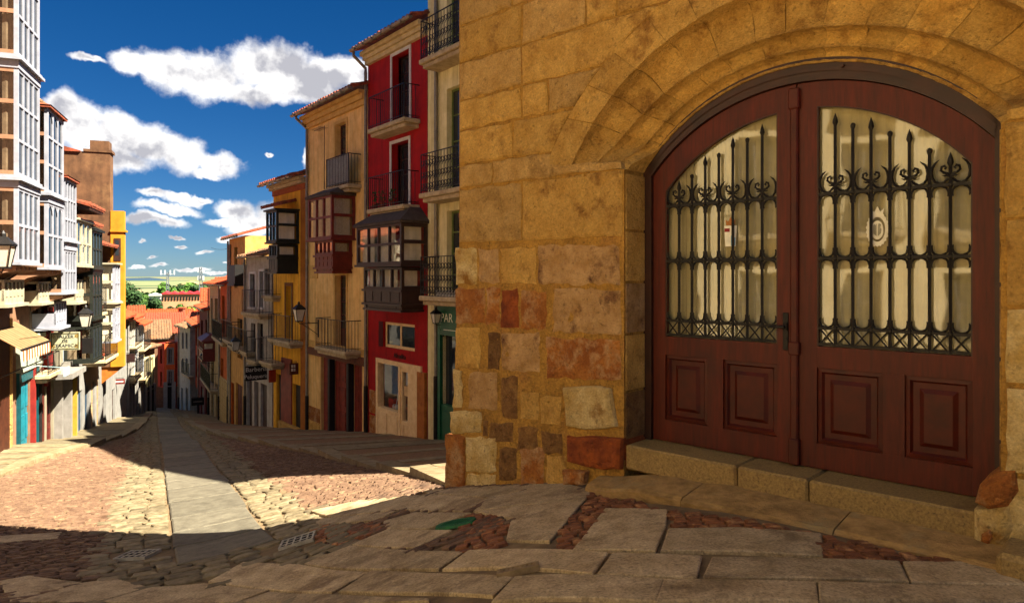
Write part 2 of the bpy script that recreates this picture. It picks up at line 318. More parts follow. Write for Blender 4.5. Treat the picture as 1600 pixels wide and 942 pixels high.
pq = MB(); ax_ = np.arange(-10, 9, .95)
for i in range(len(ax_)-1):                              # unseen plaza flags behind, put in to bounce sunlight onto the wall
    for j in range(17):
        x0, x1 = float(ax_[i])+.01, float(ax_[i+1])-.01; y1 = 2.2-j*.8-.01; y0 = y1-.78; o_ = .4*(j % 2); c_ = [(x0+o_, y0), (x1+o_, y0), (x1+o_, y1), (x0+o_, y1)]
        if WALLTEST(x0+o_, y1) or WALLTEST(x1+o_, y1): continue
        pq.quad(*[(x, y, g(x, y)+.02) for x, y in c_])
obj('plaza_bounce_paving', pq, mat('plaza_bounce_stone', '#b7a075', '#96805a', 3, .85, .4, 60, 0), kind='structure')
def slab(poly, m, name='paving_slab', h=.014, parent=None, b=.007, jit=.003, rough_edge=.0, tilt=.006):
    """one flagstone lying on the ground, its corners given in plan"""
    P = [Vector(p) for p in poly]
    area = sum(P[i-1].x*P[i].y-P[i].x*P[i-1].y for i in range(len(P)))
    if area < 0: P.reverse()
    Q = []
    for i in range(len(P)):
        a, c = P[i], P[(i+1) % len(P)]; n = max(1, int((c-a).length/.22))
        for k in range(n):
            q = a.lerp(c, k/n)
            if k: q = q+Vector((random.uniform(-1, 1), random.uniform(-1, 1)))*jit
            Q.append(q)
    cen = sum(P, Vector((0, 0)))/len(P); n = len(Q); tx, ty = random.uniform(-tilt, tilt), random.uniform(-tilt, tilt)
    def zz(p): return g(p.x, p.y)+h+(p.x-cen.x)*tx+(p.y-cen.y)*ty
    rings = []
    def shrink(q, d):
        v = cen-q; return q+v*min(.5, d/max(v.length, 1e-6))
    r0 = [(q.x, q.y, zz(q)-h-.03) for q in Q]; r1 = [(q.x, q.y, zz(q)-b*.8) for q in Q]
    s1 = [shrink(q, b*1.6) for q in Q]; r2 = [(q.x, q.y, zz(q)) for q in s1]
    s2 = [q.lerp(cen, .5) for q in s1]; r3 = [(q.x, q.y, zz(q)+random.uniform(-.002, .003)) for q in s2]
    c0 = (cen.x, cen.y, zz(cen)+.001); o = Vector((cen.x, cen.y, g(cen.x, cen.y)))
    mb = MB(); mb.v = [tuple(Vector(v)-o) for v in r0+r1+r2+r3+[c0]]
    for k in range(3): mb.f += [(k*n+i, k*n+(i+1) % n, (k+1)*n+(i+1) % n, (k+1)*n+i) for i in range(n)]
    mb.f += [(3*n+i, 3*n+(i+1) % n, 4*n) for i in range(n)]
    return obj(name, mb, m, parent or street, loc=o, smooth=False)

SLABS = [[(0,909),(45,901),(125,911),(17,941)], [(129,912),(180,905),(231,918),(150,941),(28,941)], [(236,919),(320,913),(418,923),(368,941),(160,941)],
 [(327,910),(380,880),(466,883),(573,895),(517,926),(424,921)], [(422,926),(517,930),(668,938),(668,941),(376,941)],
 [(581,894),(799,903),(768,931),(531,926)], [(473,882),(547,854),(722,864),(684,890)], [(732,862),(947,866),(924,898),(694,890)],
 [(959,867),(1094,871),(1085,904),(936,899)], [(1116,873),(1402,879),(1416,910),(1101,905)], [(1415,880),(1560,880),(1599,915),(1427,911)],
 [(806,903),(1035,907),(1022,941),(772,941)], [(1040,908),(1271,912),(1274,941),(1029,941)], [(1283,912),(1598,918),(1598,941),(1284,941)],
 [(588,797),(668,773),(762,781),(722,800)], [(600,815),(648,802),(734,803),(666,827),(606,826)], [(549,852),(606,828),(704,830),(646,857)],
 [(762,781),(800,772),(880,756),(926,768),(912,782),(742,799)], [(744,801),(911,784),(858,846),(792,844),(800,812)],
 [(946,796),(1041,798),(1038,823),(1023,862),(896,861)], [(1047,828),(1150,826),(1280,835),(1282,870),(1035,863)],
 [(484,799),(560,783),(655,774),(622,797),(520,808)], [(490,812),(618,800),(585,814),(500,820)],
 [(660,768),(700,765),(870,757),(800,770),(765,779),(672,772)], [(0,838),(95,832),(88,842),(0,848)]]
FLAG = []
for q in SLABS:
    p = [gp(*c) for c in q]; c = sum(p, Vector((0, 0)))/len(p)
    p = [v.lerp(c, -min(.06, .014/max(.02, (v-c).length))) for v in p]; FLAG.append(p); slab(p, granite)

# granite strip down the middle of the street
js = [(868-8*i) for i in range(0)]
s = gp(349, 868).dot(SD); STRIP0 = s
cuts = [s]+[gp((345, 341, 337, 333, 327)[i], y).dot(SD) for i, y in enumerate((842, 820, 800, 776, 757))]
while cuts[-1] < 66: cuts.append(cuts[-1]+random.uniform(.7, 1.15))
for a, b in zip(cuts, cuts[1:]):
    w0, w1 = .475+random.uniform(-.02, .01), .475+random.uniform(-.02, .01)
    slab([sr(a+.016, RC-w0), sr(a+.016, RC+w1), sr(b-.016, RC+w1), sr(b-.016, RC-w0)], granite_strip, h=.018, b=.012)

def kerb_line(pts): return [gp(*p) for p in pts]
RK = kerb_line([(697,760),(641,743),(588,734),(534,722),(497,711),(467,706),(438,701),(404,694),(372,688),(345,682),(322,676),(303,668),(290,661),(284,650)])
LK = kerb_line([(-60,765),(0,745),(22,737),(55,722),(88,712),(116,704),(137,699),(165,690),(190,684),(213,674),(226,664),(232,655),(238,646)])
def kerb_r(K, s):
    q = [(p.dot(SD), p.dot(SE)) for p in K]
    if s <= q[0][0]: return q[0][1]+(q[0][0]-s)*.6*(1 if K is RK else -1)
    for (a, ra), (b, rb) in zip(q, q[1:]):
        if a <= s <= b: return ra+(rb-ra)*(s-a)/(b-a)
    return q[-1][1]

GRATES = [gp(215, 868), gp(465, 846), gp(810, 893), gp(712, 820)]
def stone_mesh(w, d, h, name, m, seed, smooth=False):
    r = random.Random(seed); mb = MB(); j = lambda a: r.uniform(-a, a)
    o = [(-w/2+j(w*.12), -d/2+j(d*.15)), (w*.1*j(1), -d/2+j(d*.12)), (w/2+j(w*.12), -d/2+j(d*.15)), (w/2+j(w*.1), j(d*.2)), (w/2+j(w*.12), d/2+j(d*.15)), (j(w*.1), d/2+j(d*.12)), (-w/2+j(w*.12), d/2+j(d*.15)), (-w/2+j(w*.1), j(d*.2))]
    n = 8; v = [(x, y, -.03) for x, y in o]+[(x*.97, y*.95, h*.55) for x, y in o]+[(x*.8, y*.72, h+j(h*.15)) for x, y in o]+[(0, 0, h*1.12)]
    f = [(k*n+i, k*n+(i+1) % n, (k+1)*n+(i+1) % n, (k+1)*n+i) for k in range(2) for i in range(n)]+[(2*n+i, 2*n+(i+1) % n, 3*n) for i in range(n)]
    mb.add(v, f); return mb.mesh(name, m, smooth)
def cover(name, cells, m, variants, limit=300):
    """lay stones: the nearest ones each an object, the rest one mass"""
    cells.sort(key=lambda c: c[0].length); near, far = cells[:limit], cells[limit:]
    for i, (p, w, d, h, a) in enumerate(near):
        me = variants[i % len(variants)]; o = bpy.data.objects.new(name, me); COL.objects.link(o); o.parent = street
        e = .1; nz = Vector((-(g(p.x+e, p.y)-g(p.x-e, p.y))/(2*e), -(g(p.x, p.y+e)-g(p.x, p.y-e))/(2*e), 1)).normalized()
        q = nz.to_track_quat('Z', 'Y'); ref = Vector((math.cos(a), math.sin(a), 0)); X = (ref-nz*ref.dot(nz)).normalized(); Yv = nz.cross(X)
        R = Matrix((X, Yv, nz)).transposed().to_4x4()
        o.matrix_local = Matrix.Translation((p.x, p.y, g(p.x, p.y)+random.uniform(-.004, .004))) @ R @ Matrix.Diagonal((w/.2, d/.1, h/.02, 1))
    if not far: return
    C = np.array([(c[0].x, c[0].y) for c in far]); Z = G(C[:,0], C[:,1]); e = .15
    GX = (G(C[:,0]+e, C[:,1])-G(C[:,0]-e, C[:,1]))/(2*e); GY = (G(C[:,0], C[:,1]+e)-G(C[:,0], C[:,1]-e))/(2*e)
    mb = MB(); V, F = mb.v, mb.f; u = random.uniform
    for (p, w, d, h, a), z, gx, gy in zip(far, Z, GX, GY):
        c, s = math.cos(a), math.sin(a); o = len(V); t = u(-.006, .006)
        for (fx, fy, hh) in ((-.5,-.5,-.02),(.5,-.5,-.02),(.5,.5,-.02),(-.5,.5,-.02),(-.38,-.32,1),(.38,-.32,1),(.38,.32,1),(-.38,.32,1)):
            x = fx*w*u(.88, 1.05); y = fy*d*u(.85, 1.05); X = x*c-y*s; Yq = x*s+y*c
            V.append((p.x+X, p.y+Yq, z+gx*X+gy*Yq+(h*hh*u(.8, 1.2)+t if hh > 0 else -.02)))
        F += [(o+4,o+5,o+6,o+7),(o,o+1,o+5,o+4),(o+1,o+2,o+6,o+5),(o+2,o+3,o+7,o+6),(o+3,o,o+4,o+7)]
    obj(name+'s', mb, m, street, kind='stuff')
ang = math.atan2(SE.y, SE.x)
# setts on both sides of the strip
cells = []
s = 5.2
while s < 62:
    d = random.uniform(.15, .24)*(1 if s < 26 else 1.6)
    for side in (-1, 1):
        r = .50; wide = 1.16 if side < 0 else 1.0
        if s < STRIP0: r = 0 if side > 0 else .02
        while r < wide:
            w = random.uniform(.20, .32); p = sr(s+d/2, RC+side*(r+w/2))
            if not any(inside(p, f) for f in FLAG) and not any((p-q).length < .30 for q in GRATES): cells.append((p, w-.02, d-.018, .016, ang+random.uniform(-.05, .05)))
            r += w
    s += d
cover('sett', cells, sett_mat, [stone_mesh(.2, .1, .02, 'sett', sett_mat, k) for k in range(6)])
# cobbles over the rest of the roadway
cells = []
s = 5.0
while s < 40:
    far = s > 18; d = random.uniform(.055, .095)*(1 if not far else 1.8)
    a, b = kerb_r(LK, s), kerb_r(RK, s)
    for lo, hi in ((max(a, -9.5), RC-1.17), (RC+1.0, min(b, 3.6 if s < 9 else 7))):
        r = lo+random.uniform(0, .15)
        while r < hi-.1:
            w = random.uniform(.10, .24)*(1 if not far else 1.6); p = sr(s+random.uniform(-.02, .02), r+w/2)
            k = p.x/p.y*FPX+CX if p.y > .5 else -999
            if -40 < k < 1000 and not any(inside(p, f) for f in FLAG) and not any((p-q).length < .27 for q in GRATES):
                cells.append((p, w-.010, d-.008, .014, ang+random.uniform(-.12, .12)))
            r += w
    s += d
cover('cobblestone', cells, cobble_mat, [stone_mesh(.2, .1, .02, 'cobblestone', cobble_mat, k+20) for k in range(8)])
# pebbles set between the flags by the doorway
cells = []
ZON = [[(1043,797),(1215,822),(1290,836),(1283,835),(1150,825),(1047,826)], [(1284,836),(1420,866),(1500,880),(1414,879),(1285,872)], [(928,770),(1010,786),(1042,797),(946,795),(893,860),(862,848),(914,783)],
       [(742,800),(800,806),(790,846),(728,862),(706,829),(736,804)], [(486,822),(600,818),(604,826),(548,852),(500,858)], [(1041,798),(1046,828),(1033,862),(1026,862)], [(548,855),(724,862),(790,848),(790,864),(560,858)], [(1420,866),(1560,879),(1415,880)]]
for z in ZON:
    q = [gp(*c) for c in z]; x0, x1 = min(p.x for p in q), max(p.x for p in q); y0, y1 = min(p.y for p in q), max(p.y for p in q); y = y0
    while y < y1:
        x = x0+random.uniform(0, .08); d = random.uniform(.05, .085)
        while x < x1:
            w = random.uniform(.07, .15); p = Vector((x+w/2, y+d/2))
            if inside(p, q) and not any(inside(p, f) for f in FLAG): cells.append((p, w*.86, d*.86, .013, random.uniform(-.25, .25)))
            x += w
        y += d
cover('pebble', cells, pebble_mat, [stone_mesh(.2, .1, .02, 'pebble', pebble_mat, k+40) for k in range(8)])

# terraced pavements along the houses: level-edged steps with granite borders
def pavement(name, K, fr, m):
    base = None; pts = []
    for p in K:
        t = (p-fr.o).dot(fr.ay); q = p-fr.ay*t; pts.append((p, q+fr.ay*.3))
    mb = MB(); parts = []
    for (p0, q0), (p1, q1) in zip(pts, pts[1:]):
        z0, z1 = g(*p0)+.035, g(*p1); w0, w1 = g(*q0), g(*q1)
        za, zb = z0, z1+.03+min(.10, max(0, (z0-z1)*.42))
        wa, wb = w0+.02, w1+.02+min(.09, max(0, (w0-w1)*.4))
        wa = max(wa, za-.35); 
        v = [(p0.x, p0.y, za), (p1.x, p1.y, zb), (q1.x, q1.y, wb), (q0.x, q0.y, wa)]
        mb.add(v+[(x, y, z-1.2) for x, y, z in v], [(0,1,2,3)[::1], (0,4,5,1), (1,5,6,2), (3,7,4,0)])
        parts.append(v)
    o = obj(name, mb, m, kind='structure')
    for v in parts:                              # a granite border on the street side and across the lower end of every step
        A, B, C, D = [Vector(q) for q in v]; up = Vector((0, 0, .012))
        def strip(a, b, ins, n, w):
            L = (b-a).length; k = max(1, int(L/n))
            for i in range(k):
                s0, s1 = a.lerp(b, i/k), a.lerp(b, (i+1)/k); gap = (s1-s0).normalized()*.008; inn = ins.normalized()*w
                t = [s0+gap, s1-gap, s1-gap+inn, s0+gap+inn]; mbk = MB(); c = (s0+s1)/2
                ring = [x+up-c for x in t]; low = [x+Vector((0, 0, -.14))-c for x in t]
                mbk.add([tuple(x) for x in low+ring], [(4,5,6,7),(0,1,5,4),(1,2,6,5),(2,3,7,6),(3,0,4,7)]); obj('kerb_stone', mbk, kerb_mat, o, loc=c)
        out = (A-D).normalized()*.01
        strip(A+out, B+out, D-A, .95, .34)
        strip(B.lerp(A, .01)+(C-B).normalized()*.36, C.lerp(D, .01), A-B, 1.1, .42)
    return o
pave_l = mat('pavement_flag', '#6e644c', '#544b37', 5, .85, .5, 60, 0, bdist=.01)
pave_r = mat('pavement_cobble', '#86674a', '#5c432c', 22, .9, .9, 26, 0, bdist=.02, stretch=(1, 1, 1))
pavement('right_pavement', RK, R0, pave_r)
pavement('left_pavement', LK, L0, pave_l)

# drain grates and covers
iron = mat('cast_iron', '#3a3d40', '#24262a', 12, .5, .3, 60, .1, metal=.6)
dark = mat('drain_dark', '#050505', '#020202', 4, .9, 0)
def on_ground(p, name, label, cat, grp, ang, lift=.028):
    e = .15; nz = Vector((-(g(p.x+e, p.y)-g(p.x-e, p.y))/(2*e), -(g(p.x, p.y+e)-g(p.x, p.y-e))/(2*e), 1)).normalized()
    o = empty(name, (0, 0, 0), 0, label, cat, grp); ref = Vector((math.cos(ang), math.sin(ang), 0)); X = (ref-nz*ref.dot(nz)).normalized(); Y = nz.cross(X)
    o.matrix_world = Matrix.Translation((p.x, p.y, g(p.x, p.y)+.012)) @ Matrix((X, Y, nz)).transposed().to_4x4(); return o
GM = mat('grate_metal', '#a8a294', '#88826f', 12, .85, .2, 60, .05, metal=0)
def grate(p, label, w, d, nx, ny, a=0.0, m=None, lift=.028):
    o = on_ground(p, 'drain_grate', label, 'drain', 'drains in the paving', a, lift)
    f = MB(); t = .02
    for x0, x1, y0, y1 in ((-w/2, w/2, -d/2, -d/2+t), (-w/2, w/2, d/2-t, d/2), (-w/2, -w/2+t, -d/2+t, d/2-t), (w/2-t, w/2, -d/2+t, d/2-t)): f.box(x0, x1, y0, y1, -.02, .016)
    obj('frame', f, m or GM, o); b = MB()
    for i in range(1, nx): x = -w/2+w*i/nx; b.box(x-.008, x+.008, -d/2+t, d/2-t, .008, .013)
    for j in range(1, ny): y = -d/2+d*j/ny; b.box(-w/2+t, w/2-t, y-.010, y+.010, .0085, .0125)
    obj('bar', b, m or GM, o); k = MB(); k.box(-w/2+t, w/2-t, -d/2+t, d/2-t, -.03, .006); obj('sump', k, dark, o); return o
grate(GRATES[0], 'square steel drain grate in the setts left of the granite strip', .34, .36, 5, 3)
grate(GRATES[1], 'square steel drain grate in the setts right of the granite strip', .34, .34, 5, 3, .2)
grate(GRATES[2], 'narrow worn iron drain grate sunk between foreground flagstones', .26, .10, 9, 2, .0, mat('worn_iron', '#8a7452', '#6c5a3e', 12, .8, .4, 60, 0), .0)
cv = on_ground(GRATES[3], 'valve_cover', 'small oval green utility cover set in the flagstones', 'cover', None, -.42)
oval = [(.19*math.copysign(abs(math.cos(t))**.7, math.cos(t)), .085*math.copysign(abs(math.sin(t))**.8, math.sin(t))) for t in [2*math.pi*k/24 for k in range(24)]]
c = MB(); n = 24; c.add([(x*1.06, y*1.1, -.01) for x, y in oval]+[(x, y, .014) for x, y in oval], [(i, (i+1) % n, n+(i+1) % n, n+i) for i in range(n)]+[tuple(range(n, 2*n))])
obj('plate', c, mat('green_paint', '#155c30', '#0e4422', 14, .6, .4, 90, 0), cv)
c = MB()
for k in range(-5, 6):
    x = k*.025; hh = .06*math.sqrt(max(.02, 1-(x/.16)**2))*.85; c.box(x-.004, x+.004, -hh, hh, .012, .018)
obj('rib', c, mat('green_paint_rib', '#1c6a3a', '#134e2a', 14, .6, .3, 90, 0), cv)
# ------------------------------------------------------------------ the stone house with the arched doorway
WF = Frame((1.955, 5.158), (.7315, -.682))           # its front: x = 0 is the middle of the doorway, y into the wall
stone_house = empty('stone_house', (WF.o.x, WF.o.y, 0), WF.rot, 'golden ashlar stone house with a broad arched doorway at the corner of the plaza', 'building')
plaster = mat('ochre_mortar', '#b8893a', '#8e6628', 4, .92, 1, 40, 0, c3='#9a6c34', c3s=2.2, bdist=.03, crack=9, grain=.36, gscale=40, pit_shade=.45, pscale=22)
ST = dict(
 gold=mat('stone_gold', '#d8ab5a', '#bd8e40', 5, .9,  1.0, 55, .12, c3='#96682a', c3s=3.5, c3t=.62, bdist=.05, crack=7, grain=.26, gscale=48, pit_shade=.38, pscale=26),
 goldpale=mat('stone_gold_pale', '#cfa765', '#b48a48', 5, .9,  1.0, 55, .12, c3='#94703a', c3s=3, bdist=.05, crack=8, grain=.26, gscale=48, pit_shade=.38, pscale=26),
 grey=mat('stone_grey', '#c09a68', '#9c7442', 6, .92,  1.0, 55, .12, c3='#5d3820', c3s=3, bdist=.03, crack=10, grain=.26, gscale=48, pit_shade=.38, pscale=26),
 rust=mat('stone_rust', '#b0702e', '#84481a', 5, .9,  1.0, 55, .1, c3='#b1895c', c3s=4, c3t=.56, bdist=.03, crack=10, grain=.26, gscale=48, pit_shade=.38, pscale=26),
 orange=mat('stone_orange', '#a8541a', '#703010', 6, .85,  1.0, 55, .08, c3='#52200c', c3s=4, bdist=.03, crack=10, grain=.26, gscale=48, pit_shade=.38, pscale=26),
 brown=mat('stone_brown', '#8a6434', '#62401e', 9, .92,  1.0, 55, .15, c3='#86643c', c3s=7, bdist=.03, crack=14, grain=.26, gscale=48, pit_shade=.38, pscale=26),
 pale=mat('stone_pale', '#d4bb84', '#b4924e', 5, .9,  1.0, 55, .08, c3='#8a5e20', c3s=2.4, bdist=.03, crack=8, grain=.26, gscale=48, pit_shade=.38, pscale=26))
def arc_c(a, zs, zc):
    h = zc-zs; R = (a*a+h*h)/(2*h); return R, zc-R
RING = [(2.24, 2.60, 4.02), (1.925, 2.60, 3.735), (1.69, 2.575, 3.415), (1.457, 2.55, 3.295), (1.35, 2.525, 3.205)]
def arc_pt(i, t):                                     # t from -1 at the left springing to 1 at the right
    a, zs, zc = RING[i]; R, cz = arc_c(a, zs, zc); th = math.asin(a/R)*t; return R*math.sin(th), cz+R*math.cos(th)
def arc_z(i, x):
    a, zs, zc = RING[i]; R, cz = arc_c(a, zs, zc); return cz+math.sqrt(max(R*R-x*x, 0))
TOP = 9.6
def corner(z): return -3.44-(0 if z > 1.9 else (1.9-z)*.055 if z > -.1 else .11+(-.1-z)*.17)
mb = MB(); gx = sorted(set([-1.925, -1.35, 1.35, 1.925]+[round(-3.44+i*.107, 4) for i in range(0, 99) if -3.44+i*.107 < 7]))
BASE = -1.0
for x0, x1 in zip(gx, gx[1:]):
    xm = (x0+x1)/2
    def col(za0, za1, zb0, zb1): mb.quad((x0, 0, za0), (x1, 0, za1), (x1, 0, zb1), (x0, 0, zb0))
    if abs(xm) < 1.35: col(arc_z(1, x0), arc_z(1, x1), TOP, TOP)
    elif abs(xm) < 1.925:
        zs = lambda x: 2.525+.075*(abs(x)-1.35)/.575
        col(BASE, BASE, zs(x0), zs(x1)); col(max(zs(x0), arc_z(1, x0)), max(zs(x1), arc_z(1, x1)), TOP, TOP)
    else: col(BASE, BASE, TOP, TOP)
# battered foot of the corner, unseen side wall angled to shape the sun patch, back and top
zz = [TOP, 1.9, 1.0, .4, -.1, -.5, BASE]
for a, b in zip(zz, zz[1:]): mb.quad((corner(b), 0, b), (-3.44, 0, b), (-3.44, 0, a), (corner(a), 0, a))
sv = Vector((.95*.7315+.31*.682, .95*.682-.31*.7315)).normalized(); q = 10
back = (-3.44+sv.x*q, sv.y*q)
for a, b in zip(zz, zz[1:]): mb.quad((corner(a), 0, a), (corner(a)+sv.x*q, sv.y*q, a), (corner(b)+sv.x*q, sv.y*q, b), (corner(b), 0, b))
mb.quad((7, 0, BASE), (back[0], back[1], BASE), (back[0], back[1], TOP), (7, 0, TOP)) if back[0] < 7 else None
mb.add([(-3.44, 0, TOP), (7, 0, TOP), (back[0], back[1], TOP)], [(0, 1, 2)])
wall = obj('wall', mb, plaster, stone_house)
rf = MB(); rf.xprism([(-.5, TOP), (-.5, TOP+.12), (.3, TOP+.3), (.3, TOP)], -3.6, 7); obj('eaves', rf, mat('eaves_tile', '#8a4a2e', '#5e2f1c', 6, .9, .5, 20, 0), stone_house)
# jambs of the opening
for sgn in (-1, 1):
    mb = MB(); x = sgn*1.352
    mb.quad((x, 0, -.3), (x, .62, -.3), (x, .62, 2.52), (x, 0, 2.52)); obj('jamb', mb, plaster, stone_house)

def stone(poly, m, proud=.014, jit=.008, y0=.0, name='stone', parent=None, seg=.1, depth=.06, bev=.014, rough=.007):
    """one ashlar block: outline in the plane of the wall, worn edges, uneven face"""
    Q = []
    for i in range(len(poly)):
        a, b = Vector(poly[i]), Vector(poly[(i+1) % len(poly)]); n = max(1, int((b-a).length/seg))
        for k in range(n): Q.append(a.lerp(b, k/n)+Vector((random.uniform(-jit, jit), random.uniform(-jit, jit))))
    n = len(Q); cen = sum(Q, Vector((0, 0)))/n; sd_ = random.uniform(0, 90); u = lambda a, b, p=None: random.uniform(a, b)
    nz_ = lambda p: 1.4*mnoise.noise(Vector((p.x*5, p.y*5, sd_)))+.5*mnoise.noise(Vector((p.x*15, p.y*15, sd_)))
    def ins(q, d): v = cen-q; return q+v*min(.45, d/max(v.length, .001))
    r0 = [(p.x, y0+depth, p.y) for p in Q]; r1 = [(p.x, y0-proud*.25, p.y) for p in Q]
    r2 = [(p.x, y0-proud*.8+u(-.2, .2)*rough, p.y) for p in (ins(p, bev) for p in Q)]
    r3 = [(p.x, y0-proud+nz_(p)*rough, p.y) for p in (ins(p, bev*3.2) for p in Q)]
    r4 = [(p.x, y0-proud+nz_(p)*rough, p.y) for p in (p.lerp(cen, .55) for p in Q)]
    mb = MB(); mb.v = r0+r1+r2+r3+r4+[(cen.x, y0-proud+nz_(cen)*rough, cen.y)]
    for k in range(4): mb.f += [(k*n+i, k*n+(i+1) % n, (k+1)*n+(i+1) % n, (k+1)*n+i) for i in range(n)]
    mb.f += [(4*n+i, 4*n+(i+1) % n, 5*n) for i in range(n)]
    return obj(name, mb, m, parent or stone_house)
def rect(x0, x1, z0, z1, gap=.015): return [(x0+gap, z0+gap), (x1-gap, z0+gap), (x1-gap, z1-gap), (x0+gap, z1-gap)]
wx = lambda px: WF.lx(px); wz = lambda px, py: WF.wz(px, py)
# the weathered lower courses, stone by stone
def px_stone(x0, x1, y0, y1, m, proud=.02, skew=0, jit=.016):
    a, b = wx(x0), wx(x1); proud *= .5; stone([(a, wz(x0, y1)), (b, wz(x1, y1+skew)), (b, wz(x1, y0+skew)), (a, wz(x0, y0))], ST[m], proud, jit, bev=.022, rough=.012, seg=.07)
for t in ((697,727,680,763,'rust',.05),(729,775,683,737,'pale',.03),(730,775,740,765,'pale',.02),(780,808,700,748,'brown',.02),(813,850,700,760,'rust',.02),(854,886,712,762,'gold',.02),
          (704,752,642,676,'pale',.035),(756,762,655,680,'brown',.012),(765,801,660,692,'brown',.02),(809,840,667,703,'brown',.02),(847,880,675,708,'brown',.02),
          (709,722,578,638,'pale',.04),(733,777,582,640,'grey',.02),(784,809,588,652,'brown',.02),(812,842,612,655,'gold',.012),(845,876,620,662,'gold',.010),
          (712,750,512,574,'gold',.02),(763,782,520,578,'brown',.02),(785,843,520,580,'grey',.016),
          (712,758,450,506,'rust',.02),(760,781,450,506,'rust',.016),(784,810,452,512,'orange',.016),(815,854,455,514,'rust',.02),
          (712,745,388,444,'pale',.02),(748,780,390,442,'grey',.016),(783,838,388,442,'gold',.016)): px_stone(*t)
for t in ((865,969,450,518,'grey',.02),(854,969,528,590,'rust',.022)): px_stone(*t, 3)
stone([(wx(880), wz(880,604)), (wx(884), wz(884,632)), (wx(887), wz(887,664)), (wx(930), wz(930,672)), (wx(966), wz(966,668)), (wx(962), wz(962,640)), (wx(957), wz(957,607)), (wx(920), wz(920,602))][::-1], ST['pale'], .05, .012)
stone([(wx(888), wz(888,681)), (wx(888), wz(888,720)), (wx(930), wz(930,731)), (-1.352, wz(970,731)), (-1.352, wz(970,683))][::-1], ST['orange'], .06, .012, depth=.3)
stone([(wx(882), wz(882,733)), (wx(884), wz(884,757)), (wx(918), wz(918,759)), (wx(921), wz(921,733))][::-1], ST['rust'], .07, .01, depth=.2)
for t in ((842,968,384,444,'grey'),): px_stone(*t)
# ashlar courses above, cut to the arch
def ext_x(z):                                         # half width of the ring of voussoirs at this height
    a, zs, zc = RING[0]; R, cz = arc_c(a, zs, zc)
    return 0 if z >= zc else (math.sqrt(max(R*R-(z-cz)**2, 0)) if z > zs else 1.36)
courses = [1.94, 2.53, 2.775, 3.14, 3.46, 3.86, 4.26, 4.74, 5.2, 5.7, 6.2]
palette = ['gold', 'gold', 'goldpale', 'gold', 'goldpale']
for z0, z1 in zip(courses, courses[1:]):
    e = max(ext_x(z0), ext_x(z1)) if z0 >= 2.5 else 1.36
    for side in (-1, 1):
        x = -3.44 if side < 0 else 4.2
        lim = 0 if z0 > RING[0][2] else e
        if lim == 0 and side > 0: continue
        end = 4.2 if lim == 0 else -lim if side < 0 else None
        if side < 0:
            while x < end-.05:
                w = random.choice((.34, .5, .62, .78, .9)); nx_ = x+w
                if end-nx_ < .28: nx_ = end
                if lim and nx_ >= end-1e-6:
                    zs_ = [z0+.012+(z1-z0-.024)*k/4 for k in range(5)]; right = [(-max(ext_x(z), 0)-.014, z) for z in zs_]
                    if z1 > RING[0][2]: right = [(min(p[0], -.05), p[1]) for p in right]
                    stone([(x+.012, z0+.012)]+right+[(x+.012, z1-.012)], ST[random.choice(palette)], .020, .012, rough=.009, bev=.022)
                    x = end
                else:
                    stone(rect(x, nx_, z0, z1), ST[random.choice(palette)], .020, .012, rough=.009, bev=.022); x = nx_
        else:
            x = lim if lim else 0
            while x < 4.0:
                w = random.choice((.34, .5, .62, .78)); nx_ = x+w
                if x == lim:
                    zs_ = [z0+.012+(z1-z0-.024)*k/4 for k in range(5)]; left = [(max(ext_x(z), .05)+.014, z) for z in zs_]
                    stone(left[:1]+[(nx_-.012, z0+.012), (nx_-.012, z1-.012)]+left[::-1][:-1], ST[random.choice(palette)], .020, .012, rough=.009, bev=.022)
                else: stone(rect(x, nx_, z0, z1), ST[random.choice(palette)], .020, .012, rough=.009, bev=.022)
                x = nx_
# right pier
rp = [(-.12, .42, 'pale'), (.42, .95, 'pale'), (.95, 1.42, 'pale'), (1.42, 1.95, 'gold'), (1.95, 2.53, 'gold')]
for a, b, m in rp:
    x = 1.362
    for w in (random.choice((.45, .6, .75)), .6, .7, .6): stone(rect(x, x+w, a, b), ST[m if x < 1.9 else random.choice(palette)], .012, .008); x += w
px0 = lambda px, py, d=0: (WF.lx(px, d), WF.wz(px, py, d))
stone([px0(1522,790,.1), px0(1530,765,.1), px0(1552,742,.1), px0(1580,740,.1), px0(1586,770,.1), px0(1572,797,.1), px0(1540,800,.1)][::-1], ST['rust'], .05, .012, depth=.34, bev=.03)
stone([px0(1518,865,.1), px0(1519,800,.1), px0(1545,802,.1), px0(1575,798,.1), px0(1584,830,.1), px0(1560,868,.1)][::-1], ST['pale'], .04, .012, depth=.34, bev=.03)
stone([px0(1524,852,.11), px0(1526,835,.11), px0(1545,826,.11), px0(1552,846,.11), px0(1540,862,.11)][::-1], ST['rust'], .05, .008, depth=.3)
# pier stones beside the springing
stone(rect(-1.925, -1.352, 1.945, 2.515), ST['gold'], .008, .006)
# stones of the jamb inside the opening (left one is in view)
for a, b, m in ((-.05,.18,'orange'),(.18,.6,'brown'),(.6,1.1,'gold'),(1.1,1.55,'grey'),(1.55,2.0,'gold'),(2.0,2.5,'gold')):
    for sgn in (-1, 1):
        mb = MB(); x = sgn*1.352; mb.cbox(min(x, x-sgn*.012), max(x, x-sgn*.012), .02, .335, a+.012, b-.012, .006); obj('jamb_stone', mb, ST[m], stone_house)

